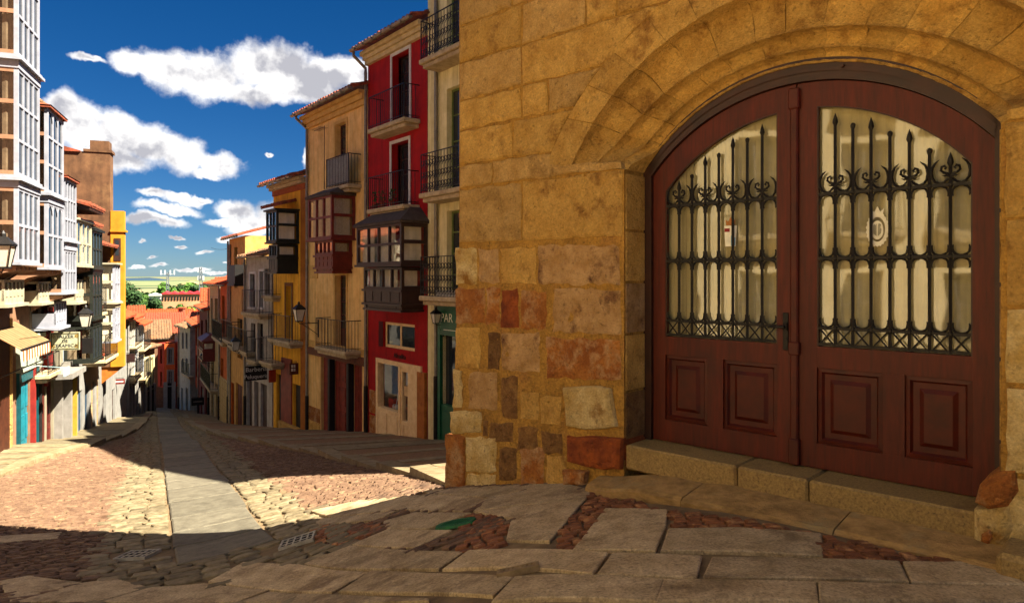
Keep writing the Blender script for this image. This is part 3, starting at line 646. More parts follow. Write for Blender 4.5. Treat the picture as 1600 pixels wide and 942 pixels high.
# moulded voussoirs
PROF = [(0, 0, .0, .05), (0, 0, .0, -.010), (1, 0, .0, -.018), (1, 2, .01, .085), (1, 2, .05, .125), (1, 2, .22, .155), (1, 2, .60, .158), (1, 2, .95, .142), (2, 0, 0, .130), (2, 3, .02, .19), (2, 3, .10, .235), (2, 3, .38, .262), (2, 3, .72, .262), (2, 3, .95, .244), (3, 0, 0, .232), (3, 4, .03, .27), (3, 4, .20, .310), (3, 4, .70, .315), (4, 0, 0, .296), (4, 0, 0, .64)]
tsplit = [-1]+[(-.815+.1365*k)+random.uniform(-.012, .012) for k in range(0, 13)]+[1]
for a, b in zip(tsplit, tsplit[1:]):
    a2, b2 = a+.0012, b-.0012; N = 7; mb = MB(); m = len(PROF)
    for i in range(N):
        t = a2+(b2-a2)*i/(N-1); f = min(1, (1-abs(t))/.17); f = f*f*(3-2*f)
        for (r, r2, u, y) in PROF:
            x, z = arc_pt(r, t)
            if r2: X, Z = arc_pt(r2, t); x, z = x+(X-x)*u, z+(Z-z)*u
            yy = y*(.12+.88*f) if 0 < y < .5 and r else y
            mb.v.append((x+random.uniform(-.0025, .0025), yy+random.uniform(-.002, .002), z+random.uniform(-.0025, .0025)))
    for i in range(N-1):
        for k in range(m-1): mb.f.append((i*m+k, (i+1)*m+k, (i+1)*m+k+1, i*m+k+1))
    for i in (0, N-1):
        x0 = len(mb.v); base = mb.v[i*m:(i+1)*m]; mb.v += [(x, .64, z) for x, y, z in base]
        for k in range(m-1): mb.f.append((i*m+k, i*m+k+1, x0+k+1, x0+k))
    obj('voussoir', mb, ST['gold'], stone_house)

# steps
STEPM = mat('step_granite', '#957a48', '#6a5430', 60, .8, .6, 120, .1, pit_shade=.4, pscale=50, c3='#6e5530', c3s=3, bdist=.006)
cuts = [-1.345, WF.lx(1150), WF.lx(1262), 1.34]
for a, b in zip(cuts, cuts[1:]):
    mb = MB(); mb.cbox(a+.004, b-.004, .005, .44, -.06, .15, .016); obj('step', mb, STEPM, stone_house)
LEDGE = mat('ledge_stone', '#a88550', '#7a5e34', 9, .85, .8, 40, .08, c3='#8f7a52', c3s=2.5, bdist=.02, stretch=(1,1,3))
LE = sorted((WF.lx(px, .36), WF.wz(px, py, .36)) for px, py in ((905, 744), (930, 748), (970, 755), (1047, 777), (1150, 799), (1330, 838), (1515, 878), (1560, 888)))
LEX, LEZ = [q[0] for q in LE], [q[1] for q in LE]
for a, b in ((-1.6, -.6), (-.6, .5), (.5, 1.42)):
    mb = MB(); n = 6; v = []; gA = lambda x, y: g(*WF.at(x, y))
    for i in range(n+1):
        x = a+.004+(b-a-.008)*i/n; w = .36
        if x < -1.3: w *= max(.35, 1-(-1.3-x)*1.2)
        zo = float(np.interp(x, LEX, LEZ)); tb = min(1, max(0, (-.7-x)/.6)); zo = zo*(1-tb)+min(zo, gA(x, -w)+.05)*tb; zi = min(-.004, max(zo+.05, -.004-.35*(-.5-x))) if x < -.5 else -.004
        v += [(x, .02, -.2), (x, .02, zi), (x, -.05, zi-.004), (x, -w+.03, zo+.012+random.uniform(-.004, .004)), (x, -w+random.uniform(-.012, .012), zo-.012), (x, -w, zo-.25)]
    m6 = 6; mb.add(v, [(i*m6+k, (i+1)*m6+k, (i+1)*m6+k+1, i*m6+k+1) for i in range(n) for k in range(m6-1)]+[tuple(range(m6)), tuple(range(n*m6, n*m6+m6))[::-1]])
    obj('ledge', mb, LEDGE, stone_house)
bl = MB(); a = WF.lx(1562, .28); bl.cbox(a, a+.8, -.42, -.05, -.25, .07, .03); obj('kerb_block', bl, STEPM, stone_house)

# the door: frame, two glazed leaves with wrought iron grilles
WOOD = mat('door_wood', '#521505', '#390d03', 6, .5, .3, 30, .04, spec=.22, bdist=.004, stretch=(6, 6, .6), streak=.25, c3='#3a0f06', c3s=1.4)
WOODT = mat('door_moulding', '#481204', '#320c03', 6, .5, .2, 30, .04, spec=.22, bdist=.004)
FRAMEM = mat('door_frame_wood', '#341407', '#220d05', 6, .55, .25, 30, 0, spec=.35, bdist=.004)
IRON = mat('wrought_iron', '#201b18', '#120f0e', 20, .5, .3, 60, 0, metal=.4)
CLOTH = mat('door_curtain', '#9c916a', '#847a54', 2, .95, .1, 20, 0, streak=.15)
DY = .341; RL, RG, ZC = 1.668, 1.483, 1.407
def leafz(x, R=RL): return ZC+math.sqrt(R*R-x*x)
xs_ = [-1.35+2.7*i/40 for i in range(41)]
mb = MB()                                              # arched frame
for x0, x1 in zip(xs_, xs_[1:]):
    if max(abs(x0), abs(x1)) > 1.285: continue
    t0, t1 = arc_z(4, x0)+.04, arc_z(4, x1)+.04; b0, b1 = leafz(x0)+.006, leafz(x1)+.006
    for y in (DY-.03,):
        mb.quad((x0, y, b0), (x1, y, b1), (x1, y, t1), (x0, y, t0)); mb.quad((x0, y, b0), (x0, y+.14, b0), (x1, y+.14, b1), (x1, y, b1))
        mb.quad((x0, y-.012, (b0+t0)/2-.02), (x1, y-.012, (b1+t1)/2-.02), (x1, y-.012, (b1+t1)/2+.01), (x0, y-.012, (b0+t0)/2+.01))
for s in (-1, 1): mb.box(min(s*1.272, s*1.356), max(s*1.272, s*1.356), DY-.03, DY+.11, .152, leafz(1.272)+.15)
mb.tube([(.35, DY-.07, 3.135), (.35, DY-.02, 3.135)], .014, 8)
obj('door_frame', mb, FRAMEM, stone_house)
bar_r = .0115
def make_leaf(s):
    X = lambda v: s*v
    leaf = MB()
    def solid(pts, y0, y1):
        if s < 0: pts = [(-x, z) for x, z in pts][::-1]
        leaf.prism(pts, y0, y1)
    def arcpts(x0, x1, R, n=14): return [(x0+(x1-x0)*i/n, leafz(x0+(x1-x0)*i/n, R)) for i in range(n+1)]
    zb, gz = .158, 1.075
    # lock stile, hinge stile, rails, arched head
    solid([(.006, zb), (.15, zb), (.15, leafz(.15, RG)+.0), (.15, leafz(.15)), (.006, leafz(.006))], DY, DY+.06)
    solid([(1.147, zb), (1.268, zb), (1.268, leafz(1.268)), (1.147, leafz(1.147))], DY, DY+.06)
    pts = arcpts(.1505, 1.1465, RG)+arcpts(1.1465, .1505, RL)
    for i in range(14): q = [pts[i], pts[i+1], pts[-i-2], pts[-i-1]]; solid(q, DY, DY+.06)
    for z0, z1 in ((zb, .345), (.915, gz)): solid([(.1505, z0), (1.1465, z0), (1.1465, z1), (.1505, z1)], DY, DY+.06)
    solid([(.605, .3455), (.745, .3455), (.745, .9145), (.605, .9145)], DY, DY+.06)
    o = obj('door_leaf', leaf, WOOD, stone_house)
    for a, b in ((.152, .604), (.746, 1.146)):
        x0, x1 = sorted((X(a), X(b))); p = MB(); z0, z1 = .346, .914; y = DY
        rings = [(0, .018, 0), (.03, .012, 0), (.045, .034, 0), (.085, .034, 0), (.115, .014, 0)]
        V = []
        for (d, yy, _) in rings: V += [(x0+d, y+yy, z0+d), (x1-d, y+yy, z0+d), (x1-d, y+yy, z1-d), (x0+d, y+yy, z1-d)]
        p.add(V, [(k*4+i, k*4+(i+1) % 4, (k+1)*4+(i+1) % 4, (k+1)*4+i) for k in range(4) for i in range(4)]+[(16, 17, 18, 19)])
        obj('door_panel', p, WOODT, o)
    gl = MB(); n = 16
    top = [(.152+(1.146-.152)*i/n, leafz(.152+(1.146-.152)*i/n, RG)) for i in range(n+1)]
    for (xa, za), (xb, zb_) in zip(top, top[1:]): gl.quad((X(xa), DY+.045, gz+.0), (X(xb), DY+.045, gz), (X(xb), DY+.045, zb_), (X(xa), DY+.045, za))
    obj('window_pane', gl, glass_mat('door_glass', clear=1), o)
    cu = MB(); m = 60
    cw = lambda k: (X(.10+1.09*k/m), DY+.075+.010*math.sin(k*1.3)*.5+.003*math.sin(k*3.1))
    for k in range(m):
        (xa, ya), (xb, yb) = cw(k), cw(k+1); za, zb2 = leafz(.10+1.09*k/m, RG)+.02, leafz(.10+1.09*(k+1)/m, RG)+.02; cu.quad((xa, ya, .98), (xb, yb, .98), (xb, yb, zb2), (xa, ya, za))
    obj('curtain', cu, CLOTH, o)
    bd = MB(); ed = .012                                # glazing bead round the pane
    for k in range(n):
        (xa, za), (xb, zb_) = top[k], top[k+1]; bd.tube([(X(xa), DY+.01, za-.004), (X(xb), DY+.01, zb_-.004)], .009, 4)
    bd.tube([(X(.154), DY+.01, gz), (X(.154), DY+.01, top[0][1])], .009, 4); bd.tube([(X(1.143), DY+.01, gz), (X(1.143), DY+.01, top[-1][1])], .009, 4)
    obj('glazing_bead', bd, FRAMEM, o)
    y = DY+.012; z1, z2, z3 = 2.216, 1.735, 1.213; xa, xb = .155, 1.142; st = (xb-xa)/8
    for z, h in ((z1, .011), (z2, .011), (z3, .010), (1.092, .009)):
        b = MB(); b.box(*sorted((X(xa), X(xb))), y-.008, y+.008, z-h, z+h); obj('grille_rail', b, IRON, o)
    sc = {}
    for i in range(1, 8):
        x = xa+st*i; top_ = leafz(x, RG)-.085-(.05 if i % 2 == 0 else 0)
        b = MB(); b.tube([(X(x), y, 1.085), (X(x), y, top_-.05 if i % 2 else top_)], bar_r, 6)
        for zc in (z1, z2, z3): b.lathe([(.010, -.02), (.018, -.008), (.018, .008), (.010, .02)], 6, (X(x), y, zc))
        if i % 2: b.lathe([(.011, -.06), (.021, -.035), (.016, -.01), (.006, .02), (.001, .035)], 6, (X(x), y, top_))
        else: b.lathe([(.012, -.02), (.017, -.008), (.019, .004), (.014, .016), (.004, .022)], 6, (X(x), y, top_))
        obj('grille_bar', b, IRON, o)
    for i in range(0, 9):
        x = xa+st*i; c = MB()
        if i % 2 == 0:                                  # leaf shaped horns from the plain bars
            for d in (-1, 1):
                if (i == 0 and d < 0) or (i == 8 and d > 0): continue
                c.tube([(X(x+d*a), y, z1+b) for a, b in ((.062, .012), (.035, .022), (.016, .05), (.010, .085), (.016, .12), (.034, .152), (.058, .172))], [.008, .009, .010, .011, .010, .008, .002], 5)
        else:                                           # lily curls on the spear bars
            for d in (-1, 1):
                c.tube([(X(x+d*a), y-.004, z1+b) for a, b in ((.006, .055), (.018, .075), (.040, .082), (.056, .098), (.052, .122), (.034, .128), (.024, .114), (.032, .104))], [.011, .010, .009, .009, .009, .010, .009, .007], 5)
                c.tube([(X(x+d*a), y, z1+b) for a, b in ((.06, .012), (.036, .020), (.012, .045))], .008, 5)
                c.tube([(X(x+d*a), y-.004, z1+b) for a, b in ((.010, .064), (.034, .060), (.052, .066))], [.008, .006, .001], 5)
        if c.v: obj('grille_scroll', c, IRON, o)
    r = st/2-.010
    for i in range(8):
        xc = xa+st*(i+.5)
        for zc, up in ((z1-.055, 1), (z2+.055, -1), (z2-.055, 1), (z3+.055, -1)):
            c = MB(); k = 9; pts = []
            for j in range(k+1):
                t = math.radians(-28)+math.radians(236)*j/k; pts.append((X(xc+r*math.cos(t)), y, zc+up*r*math.sin(t)*.95))
            c.tube(pts, [.004]+[.0085]*(k-1)+[.004], 5); obj('grille_arc', c, IRON, o)
        c = MB(); h = (1.092, z3)
        for d in (-1, 1): c.tube([(X(xc-d*r), y, h[0]), (X(xc+d*r), y+.002*d, h[1])], .0065, 5)
        obj('grille_cross', c, IRON, o)
    return o
lleaf, rleaf = make_leaf(-1), make_leaf(1)
mb = MB(); mb.cbox(-.040, .018, DY-.035, DY+.01, .30, 2.98, .010); mb.cbox(-.052, .03, DY-.045, DY+.01, 1.0, 1.10, .008); mb.cbox(-.052, .03, DY-.045, DY+.01, 2.88, 3.04, .008); mb.cbox(-.052, .03, DY-.045, DY+.01, .16, .36, .008)
obj('astragal', mb, WOODT, lleaf)
mb = MB(); mb.cbox(-.105, -.062, DY-.012, DY+.002, 1.03, 1.32, .006); mb.tube([(-.083, DY-.01, 1.21), (-.083, DY-.06, 1.21), (-.13, DY-.07, 1.212), (-.20, DY-.06, 1.205)], [.013, .012, .011, .009], 8)
mb.lathe([(.02, -.03), (.023, 0), (.02, .03)], 8, (-.083, DY-.015, 1.21)); mb.tube([(-.083, DY-.02, 1.12), (-.083, DY+.0, 1.12)], .012, 8)
obj('handle', mb, IRON, lleaf)
# etched crest on the glass: an oval shield, a crown over it and a frilled border
ETCH = mat('etched_glass', '#d9d4c0', '#c4beaa', 30, .7, .2, 60, 0)
ey = DY+.0425; ex, ez = .155+.617, 1.925
ex = Frame(WF.at(0, DY), WF.ax).lx(1368); ez = Frame(WF.at(0, DY), WF.ax).wz(1368, 358)
n = 40; cm_ = MB()
fr = [((.074+.004*math.cos(22*t))*math.sin(t), (.122+.005*math.cos(22*t))*math.cos(t)) for t in [2*math.pi*k/(n*2) for k in range(n*2)]]
inn = [(.052*math.sin(t), .088*math.cos(t)) for t in [2*math.pi*k/(n*2) for k in range(n*2)]]
k2 = len(fr); cm_.add([(ex+a, ey, ez+b) for a, b in fr]+[(ex+a, ey, ez+b) for a, b in inn], [(i, (i+1) % k2, k2+(i+1) % k2, k2+i) for i in range(k2)])
ov = [(.040*math.sin(t), .068*math.cos(t)) for t in [2*math.pi*k/24 for k in range(24)]]
cm_.add([(ex+a, ey, ez+b-.005) for a, b in ov], [tuple(range(24))])
cm_.prism([(ex-.035, ez+.10), (ex+.035, ez+.10), (ex+.045, ez+.15), (ex+.02, ez+.125), (ex, ez+.165), (ex-.02, ez+.125), (ex-.045, ez+.15)], ey-.001, ey)
obj('etched_crest', cm_, ETCH, rleaf)
cs = MB(); cs.prism([(ex-.026, ez-.03), (ex-.004, ez-.05), (ex-.004, ez+.04), (ex-.012, ez+.03), (ex-.018, ez+.04), (ex-.026, ez+.028)], ey-.004, ey-.003); cs.prism([(ex+.004, ez-.05), (ex+.024, ez-.03), (ex+.028, ez+.0), (ex+.02, ez+.012), (ex+.026, ez+.034), (ex+.010, ez+.044), (ex+.004, ez+.02)], ey-.004, ey-.003); obj('crest_charge', cs, mat('etched_grey', '#8f8a7a', '#77735f', 20, .7, 0), rleaf)
# reflection in the left pane painted as flat shapes: crown over a white, red and blue shield
WD = Frame(WF.at(0, DY), WF.ax); ex, ez = WD.lx(1138), WD.wz(1138, 362); y = DY+.040
def flat(pts, m, nm, yy): q = MB(); q.prism([(ex+a, ez+b) for a, b in pts], yy-.001, yy); obj(nm, q, m, lleaf)
flat([(-.045, -.12), (.045, -.12), (.055, .05), (-.055, .05)], mat('reflection_white', '#d8d4c4', '#c4c0b0', 20, .6, 0), 'reflection_shield', y)
flat([(-.052, .0), (-.006, .0), (-.006, .03), (-.052, .03)], mat('reflection_red', '#7c1418', '#6a1014', 20, .6, 0), 'reflection_band', y-.002)
flat([(.004, -.115), (.042, -.115), (.044, -.05), (.004, -.03)], mat('reflection_blue', '#7fa4bc', '#6f94ac', 20, .6, 0), 'reflection_field', y-.002)
flat([(-.035, .055), (.035, .055), (.045, .10), (.018, .085), (0, .125), (-.018, .085), (-.045, .10)], mat('reflection_gold', '#b0702a', '#945a1e', 20, .5, 0), 'reflection_crown', y-.002)
# ------------------------------------------------------------------ a kit for the houses of the street
PANE = glass_mat('window_glass'); PANEC = glass_mat('gallery_glass', clear=1)
RAIL = mat('iron_railing', '#2a2624', '#1a1716', 20, .5, .2, 60, 0, metal=.3)
TILE = mat('roof_tile', '#9a4a2e', '#6a3420', 7, .9, .5, 30, .06, c3='#5a4434', c3s=2.2, grain=.4, gscale=5)
TILEO = mat('roof_tile_orange', '#a8441e', '#86351a', 6, .9, .5, 30, .06, c3='#7a4a32', c3s=1.5, grain=.4, gscale=5)
TILEB = mat('roof_tile_brown', '#86684a', '#5e4631', 3, .9, .5, 30, .06, c3='#9a5a36', c3s=.8, grain=.4, gscale=5)
GUT = mat('zinc', '#8d8578', '#6f685c', 5, .5, .2, 30, 0, metal=.5)
PIPEB = mat('downpipe_foot', '#2b2724', '#1d1a18', 6, .5, .2, 30, 0, metal=.4)
STONEW = mat('sill_stone', '#b9a684', '#94815f', 6, .85, .4, 60, .05)
WHITE = mat('white_wood', '#cfccc6', '#bab6af', 4, .6, .15, 40, .03)
BROWNW = mat('brown_wood', '#3b1e12', '#28130b', 6, .55, .25, 40, .05, spec=.4)
DARKROOM = mat('dark_room', '#16110d', '#0c0907', 3, .95, 0, 30, 0)
CURT = mat('window_curtain', '#e6dcc4', '#d2c5a6', 4, .95, .1, 20, .1, streak=.2)
class House:
    def __init__(s, name, fr, z0, label, cat='house', group=None):
        s.fr, s.z0 = fr, z0; s.root = empty(name, (fr.o.x, fr.o.y, z0), fr.rot, label, cat, group)
    def part(s, name, mb, m, parent=None, smooth=False, kind=None, label=None):
        return obj(name, mb, m, parent or s.root, smooth, loc=None if parent else (0, 0, -s.z0), kind=kind, label=label)
    def x(s, px, out=0): return s.fr.lx(px, out)
    def z(s, px, py, out=0): return s.fr.wz(px, py, out)
    def wall(s, x0, x1, z1, ops=(), m=None, depth=6, rev=.22, name='wall', z0=None, y=0.0, back=True):
        """a wall with its openings cut, reveals and the rest of the body behind it"""
        mb = MB(); zb = s.z0-1.0 if z0 is None else z0
        X = sorted({x0, x1}|{v for o in ops for v in o[:2] if x0 < v < x1}); Z = sorted({zb, z1}|{v for o in ops for v in o[2:4] if zb < v < z1})
        for a, b in zip(X, X[1:]):
            for c, d in zip(Z, Z[1:]):
                xm, zm = (a+b)/2, (c+d)/2
                if any(o[0] < xm < o[1] and o[2] < zm < o[3] for o in ops): continue
                mb.quad((a, y, c), (b, y, c), (b, y, d), (a, y, d))
        for o in ops:
            a, b, c, d = o[:4]; r = y+rev
            mb.quad((a, y, c), (a, r, c), (a, r, d), (a, y, d)); mb.quad((b, y, c), (b, y, d), (b, r, d), (b, r, c))
            mb.quad((a, y, d), (a, r, d), (b, r, d), (b, y, d)); mb.quad((a, y, c), (b, y, c), (b, r, c), (a, r, c))
        if back:
            mb.quad((x0, y, zb), (x0, y, z1), (x0, depth, z1), (x0, depth, zb)); mb.quad((x1, y, zb), (x1, depth, zb), (x1, depth, z1), (x1, y, z1))
            mb.quad((x0, depth, zb), (x0, depth, z1), (x1, depth, z1), (x1, depth, zb)); mb.quad((x0, y, z1), (x1, y, z1), (x1, depth, z1), (x0, depth, z1))
        return s.part(name, mb, m)
    def window(s, a, b, c, d, fm, nx=2, nz=2, y=.16, fw=.06, name='window', lower=0.0, curtain=None, pane=None, lm=None):
        mb = MB(); t = .06
        mb.box(a, a+fw, y, y+t, c, d); mb.box(b-fw, b, y, y+t, c, d); mb.box(a+fw, b-fw, y, y+t, c, c+fw); mb.box(a+fw, b-fw, y, y+t, d-fw, d)
        lz = c+(d-c)*lower
        if lower: mb.box(a+fw, b-fw, y+.01, y+t-.01, c+fw, lz); 
        for i in range(1, nx): x = a+(b-a)*i/nx; mb.box(x-fw*.45, x+fw*.45, y+.004, y+t-.004, lz, d-fw)
        for j in range(1, nz): z = lz+(d-lz)*j/nz; mb.box(a+fw, b-fw, y+.008, y+t-.008, z-.016, z+.016)
        w = s.part(name, mb, fm); p = MB(); p.box(a+fw*.6, b-fw*.6, y+.026, y+.034, max(c+fw*.6, lz), d-fw*.6); s.part('pane', p, pane or PANE, w)
        if curtain:
            q = MB(); n = 14
            for i in range(n):
                xa, xb = a+(b-a)*i/n, a+(b-a)*(i+1)/n; q.quad((xa, y+.10+.015*(i % 2), c), (xb, y+.10+.015*((i+1) % 2), c), (xb, y+.10+.015*((i+1) % 2), d), (xa, y+.10+.015*(i % 2), d))
            s.part('curtain', q, curtain, w)
        return w
    def surround(s, a, b, c, d, m, w=.12, proud=.03, name='window_surround', sill=True):
        mb = MB(); mb.box(a-w, a-.002, -proud, .03, c, d+w); mb.box(b+.002, b+w, -proud, .03, c, d+w); mb.box(a-.002, b+.002, -proud, .03, d+.002, d+w)
        if sill: mb.box(a-w-.03, b+w+.03, -proud-.05, .03, c-.09, c-.002)
        return s.part(name, mb, m)
    def balcony(s, a, b, z, dep, sm=STONEW, h=1.0, gap=.11, thick=.13, scroll=False, panel=None, rm=None):
        mb = MB(); mb.cbox(a, b, -dep, .02, z-thick, z, .02); mb.cbox(a+.08, b-.08, -dep+.08, .02, z-thick*1.9, z-thick-.002, .02)
        o = s.part('balcony', mb, sm); r = MB(); y = -dep+.05; A, B = a+.05, b-.05
        for zz in (z+.08, z+h): r.tube([(A, .0, zz), (A, y, zz), (B, y, zz), (B, .0, zz)], .018 if zz > z+.2 else .012, 4)
        n = max(2, int((B-A)/gap)); m = max(1, int(dep/gap))
        for i in range(n+1): x = A+(B-A)*i/n; r.tube([(x, y, z), (x, y, z+h)], .009 if i % n else .016, 4, False)
        for xx in (A, B):
            for j in range(1, m): yy = y*(1-j/m); r.tube([(xx, yy, z), (xx, yy, z+h)], .009, 4, False)
        if scroll:
            for i in range(n):
                x = A+(B-A)*(i+.5)/n; q = (B-A)/n*.42
                for zc in (.18, .48, .80):
                    r.tube([(x+q*math.cos(t), y, z+zc+1.25*q*math.sin(t)) for t in [2*math.pi*k/8 for k in range(9)]], .010, 4, False)
                    r.tube([(x-q*.4, y, z+zc-.13), (x+q*.4, y, z+zc-.06), (x-q*.4, y, z+zc)], .008, 4, False)
        s.part('railing', r, rm or RAIL, o)
        if panel:
            q = MB(); q.box(A, B, y+.02, y+.03, z+.05, z+h-.02); s.part('privacy_panel', q, panel, o)
        return o
    def cornice(s, x0, x1, z, m, steps=((.10, .10), (.16, .12), (.22, .16))):
        mb = MB(); zz = z
        for out, h in steps[::-1] if False else steps: mb.box(x0, x1, -out, .02, zz, zz+h-.003); zz += h
        return s.part('cornice', mb, m)
    def roof(s, x0, x1, z, dep, slope=.32, over=.45, m=TILE, pitch=.22, ov=.12, name='roof', y0=None):
        """barrel tiles laid up the slope; every tile course steps a little"""
        n = max(2, int((x1-x0+2*ov)/pitch)); w = (x1-x0+2*ov)/n; L = dep+over; c = max(2, int(L/.45)); mb = MB()
        for i in range(n):
            xc = x0-ov+w*(i+.5)
            for j in range(c):
                ya, yb = -over+L*j/c, -over+L*(j+1)/c; jz = random.uniform(-.012, .012); za, zb = z+slope*(ya+over)+.02+jz, z+slope*(yb+over)+jz
                V = []; r0, r1 = w*.36, w*.30
                for yy, zq, r in ((ya, za, r0), (yb+.04, zb, r1)):
                    V += [(xc-r, yy, zq-.02), (xc-r*.7, yy, zq+r*.5), (xc, yy, zq+r*.72), (xc+r*.7, yy, zq+r*.5), (xc+r, yy, zq-.02)]
                mb.add(V, [(k, k+1, k+6, k+5) for k in range(4)]+[(0, 4, 3, 2, 1)[::-1]])
        a = (x0-ov, x1+ov); t = .06
        mb.add([(a[0], -over+.03, z), (a[1], -over+.03, z), (a[1], dep, z+slope*L), (a[0], dep, z+slope*L), (a[0], -over+.03, z-t), (a[1], -over+.03, z-t), (a[1], dep, z+slope*L-t), (a[0], dep, z+slope*L-t)],
               [(0,1,2,3),(7,6,5,4),(0,4,5,1),(1,5,6,2),(3,7,4,0)])
        return s.part(name, mb, m)
    def gutter(s, x0, x1, z, y, m=GUT):
        mb = MB(); n = 6; r = .075; ring = lambda x: [(x, y+r*math.cos(math.pi+math.pi*k/n), z+r*math.sin(math.pi+math.pi*k/n)) for k in range(n+1)]
        v = ring(x0)+ring(x1); mb.add(v, [(k, k+1, n+2+k, n+1+k) for k in range(n)]+[tuple(range(n+1)), tuple(range(n+1, 2*n+2))[::-1]])
        x = x0+.4
        while x < x1: mb.box(x-.012, x+.012, y-.085, y+.085, z-.08, z+.012); x += .6
        return s.part('gutter', mb, m)
    def pipe(s, x, z0, z1, top=None, y=-.08, r=.05, foot=2.2, m=GUT):
        mb = MB(); pts = [(x, y, z0), (x, y, z1)]
        if top: pts += [(x, y, z1+.12), (x, -top, z1+.45), (x, -top, z1+.58)]
        mb.tube(pts, r, 8); zz = z0+.5
        while zz < z1: mb.lathe([(r+.008, -.02), (r+.008, .02)], 8, (x, y, zz)); zz += 1.7
        o = s.part('downpipe', mb, m)
        if foot: f = MB(); f.lathe([(r+.02, 0), (r+.02, foot), (r+.01, foot+.05)], 8, (x, y, z0)); s.part('pipe_guard', f, PIPEB, o)
        return o
    def oriel(s, a, b, dep, tiers, fm, sm=None, pane=PANEC, curtain=CURT, roofm=None, base=True, y0=0.0, cs=.09, side_lights=1, roof_h=.35):
        """glazed timber gallery. tiers from the top: (z_low, z_high, inset, lights, rows, kind)"""
        root = None
        for (zl, zh, ins, nl, rows, kind) in tiers:
            A, B, y = a+ins, b-ins, -(dep-ins*.6); f = MB(); pn = []
            def fb(x0, x1, ya, yb, z0, z1): f.box(x0, x1, ya, yb, z0, z1)
            for xx in (A, B-cs): fb(xx, xx+cs, y, y+cs, zl, zh)
            if kind == 'panel':
                fb(A+cs, B-cs, y+.02, y+.05, zl, zh)
                for i in range(nl):
                    u0, u1 = A+cs+(B-A-2*cs)*(i+.12)/nl, A+cs+(B-A-2*cs)*(i+.88)/nl
                    for j in range(rows):
                        h0, h1 = zl+(zh-zl)*(j+.16)/rows, zl+(zh-zl)*(j+.84)/rows; fb(u0, u1, y+.004, y+.019, h0, h1)
                for xx in (A, B): fb(min(xx, xx+(.05 if xx == A else -.05)), max(xx, xx+(.05 if xx == A else -.05)), y+cs, y0, zl, zh)
            else:
                rl = .07
                zs = [zl+(zh-zl)*j/rows for j in range(rows+1)]
                if kind == 'low': zs = [zl, zl+(zh-zl)*.38, zh]
                for j, z in enumerate(zs):
                    e = rl/2; lo, hi = (z, z+rl) if j == 0 else (z-rl, z) if j == len(zs)-1 else (z-e, z+e); fb(A+cs, B-cs, y+.008, y+cs-.008, lo, hi)
                w = (B-A-2*cs)/nl
                for i in range(1, nl): x = A+cs+w*i; fb(x-.028, x+.028, y+.004, y+cs-.004, zl+.002, zh-.002)
                for i in range(nl):
                    for j in range(len(zs)-1): pn.append((A+cs+w*i, A+cs+w*(i+1), zs[j], zs[j+1], kind == 'low' and j == 0))
            o = s.part('gallery', f, fm)
            root = root or o
            for (x0, x1, z0, z1, solid) in pn:
                q = MB(); q.box(x0+.012, x1-.012, y+.04, y+.052, z0+.012, z1-.012); s.part('board' if solid else 'pane', q, fm if solid else pane, o)
            # sides
            if kind != 'panel':
                for xx, d in ((A, 1), (B, -1)):
                    g_ = MB(); xa, xb = (xx, xx+.06) if d > 0 else (xx-.06, xx)
                    for z in ([zl]+[zl+(zh-zl)*j/rows for j in range(1, rows)]+[zh-.1]): g_.box(xa, xb, y+cs, y0-.10, z, z+.10)
                    g_.box(xa, xb, y0-.10, y0, zl, zh)
                    for k in range(1, side_lights): yy = y+cs+(y0-.10-y-cs)*k/side_lights; g_.box(xa+.004, xb-.004, yy-.03, yy+.03, zl+.1, zh-.1)
                    so = s.part('gallery_side', g_, sm or fm, o)
                    q = MB(); xm = xx+d*.026; q.quad((xm, y+cs, zl+.1), (xm, y0-.1, zl+.1), (xm, y0-.1, zh-.1), (xm, y+cs, zh-.1)); s.part('pane', q, PANEC, so)
                    if not curtain:                      # drawn side curtains and a dark room behind them
                        q = MB(); n = 9; xc = xx+d*.10; Y0, Y1 = y+cs+.02, y0-.05
                        for k in range(n):
                            if k in (3, 4): continue
                            ya, yb = Y0+(Y1-Y0)*k/n, Y0+(Y1-Y0)*(k+1)/n; q.quad((xc+.02*(k % 2), ya, zl), (xc+.02*((k+1) % 2), yb, zl), (xc+.02*((k+1) % 2), yb, zh), (xc+.02*(k % 2), ya, zh))
                        s.part('curtain', q, mat('dim_curtain', '#7c6a50', '#5c4c38', 4, .95, .1, 20, 0, streak=.3), so)
            if curtain and kind != 'panel':
                q = MB(); n = nl*5
                yy = y+.16
                for i in range(n):
                    if (i//2) % 5 == 3: continue
                    xa, xb = A+.1+(B-A-.2)*i/n, A+.1+(B-A-.2)*(i+1)/n; q.quad((xa, yy+.02*(i % 2), zl), (xb, yy+.02*((i+1) % 2), zl), (xb, yy+.02*((i+1) % 2), zh), (xa, yy+.02*(i % 2), zh))
                for xx in (A+.12, B-.12): q.quad((xx, yy, zl), (xx, y0-.15, zl), (xx, y0-.15, zh), (xx, yy, zh))
                s.part('curtain', q, curtain, o)
            ft = MB(); ft.box(a+ins-.05, b-ins+.05, y-.05, y0, zl-.07, zl-.002); s.part('gallery_sill', ft, fm, o)
        z = tiers[0][1]; y = -dep
        r = MB(); r.box(a-.08, b+.08, y-.08, y0, z+.002, z+.07)
        if roof_h: r.add([(a-.1, y-.1, z+.072), (b+.1, y-.1, z+.072), (b+.1, y0, z+.072), (a-.1, y0, z+.072), (a+dep*.45, -dep*.4, z+.07+roof_h), (b-dep*.45, -dep*.4, z+.07+roof_h), (b-dep*.45, y0, z+.07+roof_h), (a+dep*.45, y0, z+.07+roof_h)],
              [(0,1,5,4),(1,2,6,5),(3,0,4,7),(4,5,6,7),(0,3,2,1)])
        s.part('gallery_roof', r, roofm or fm, root); return root
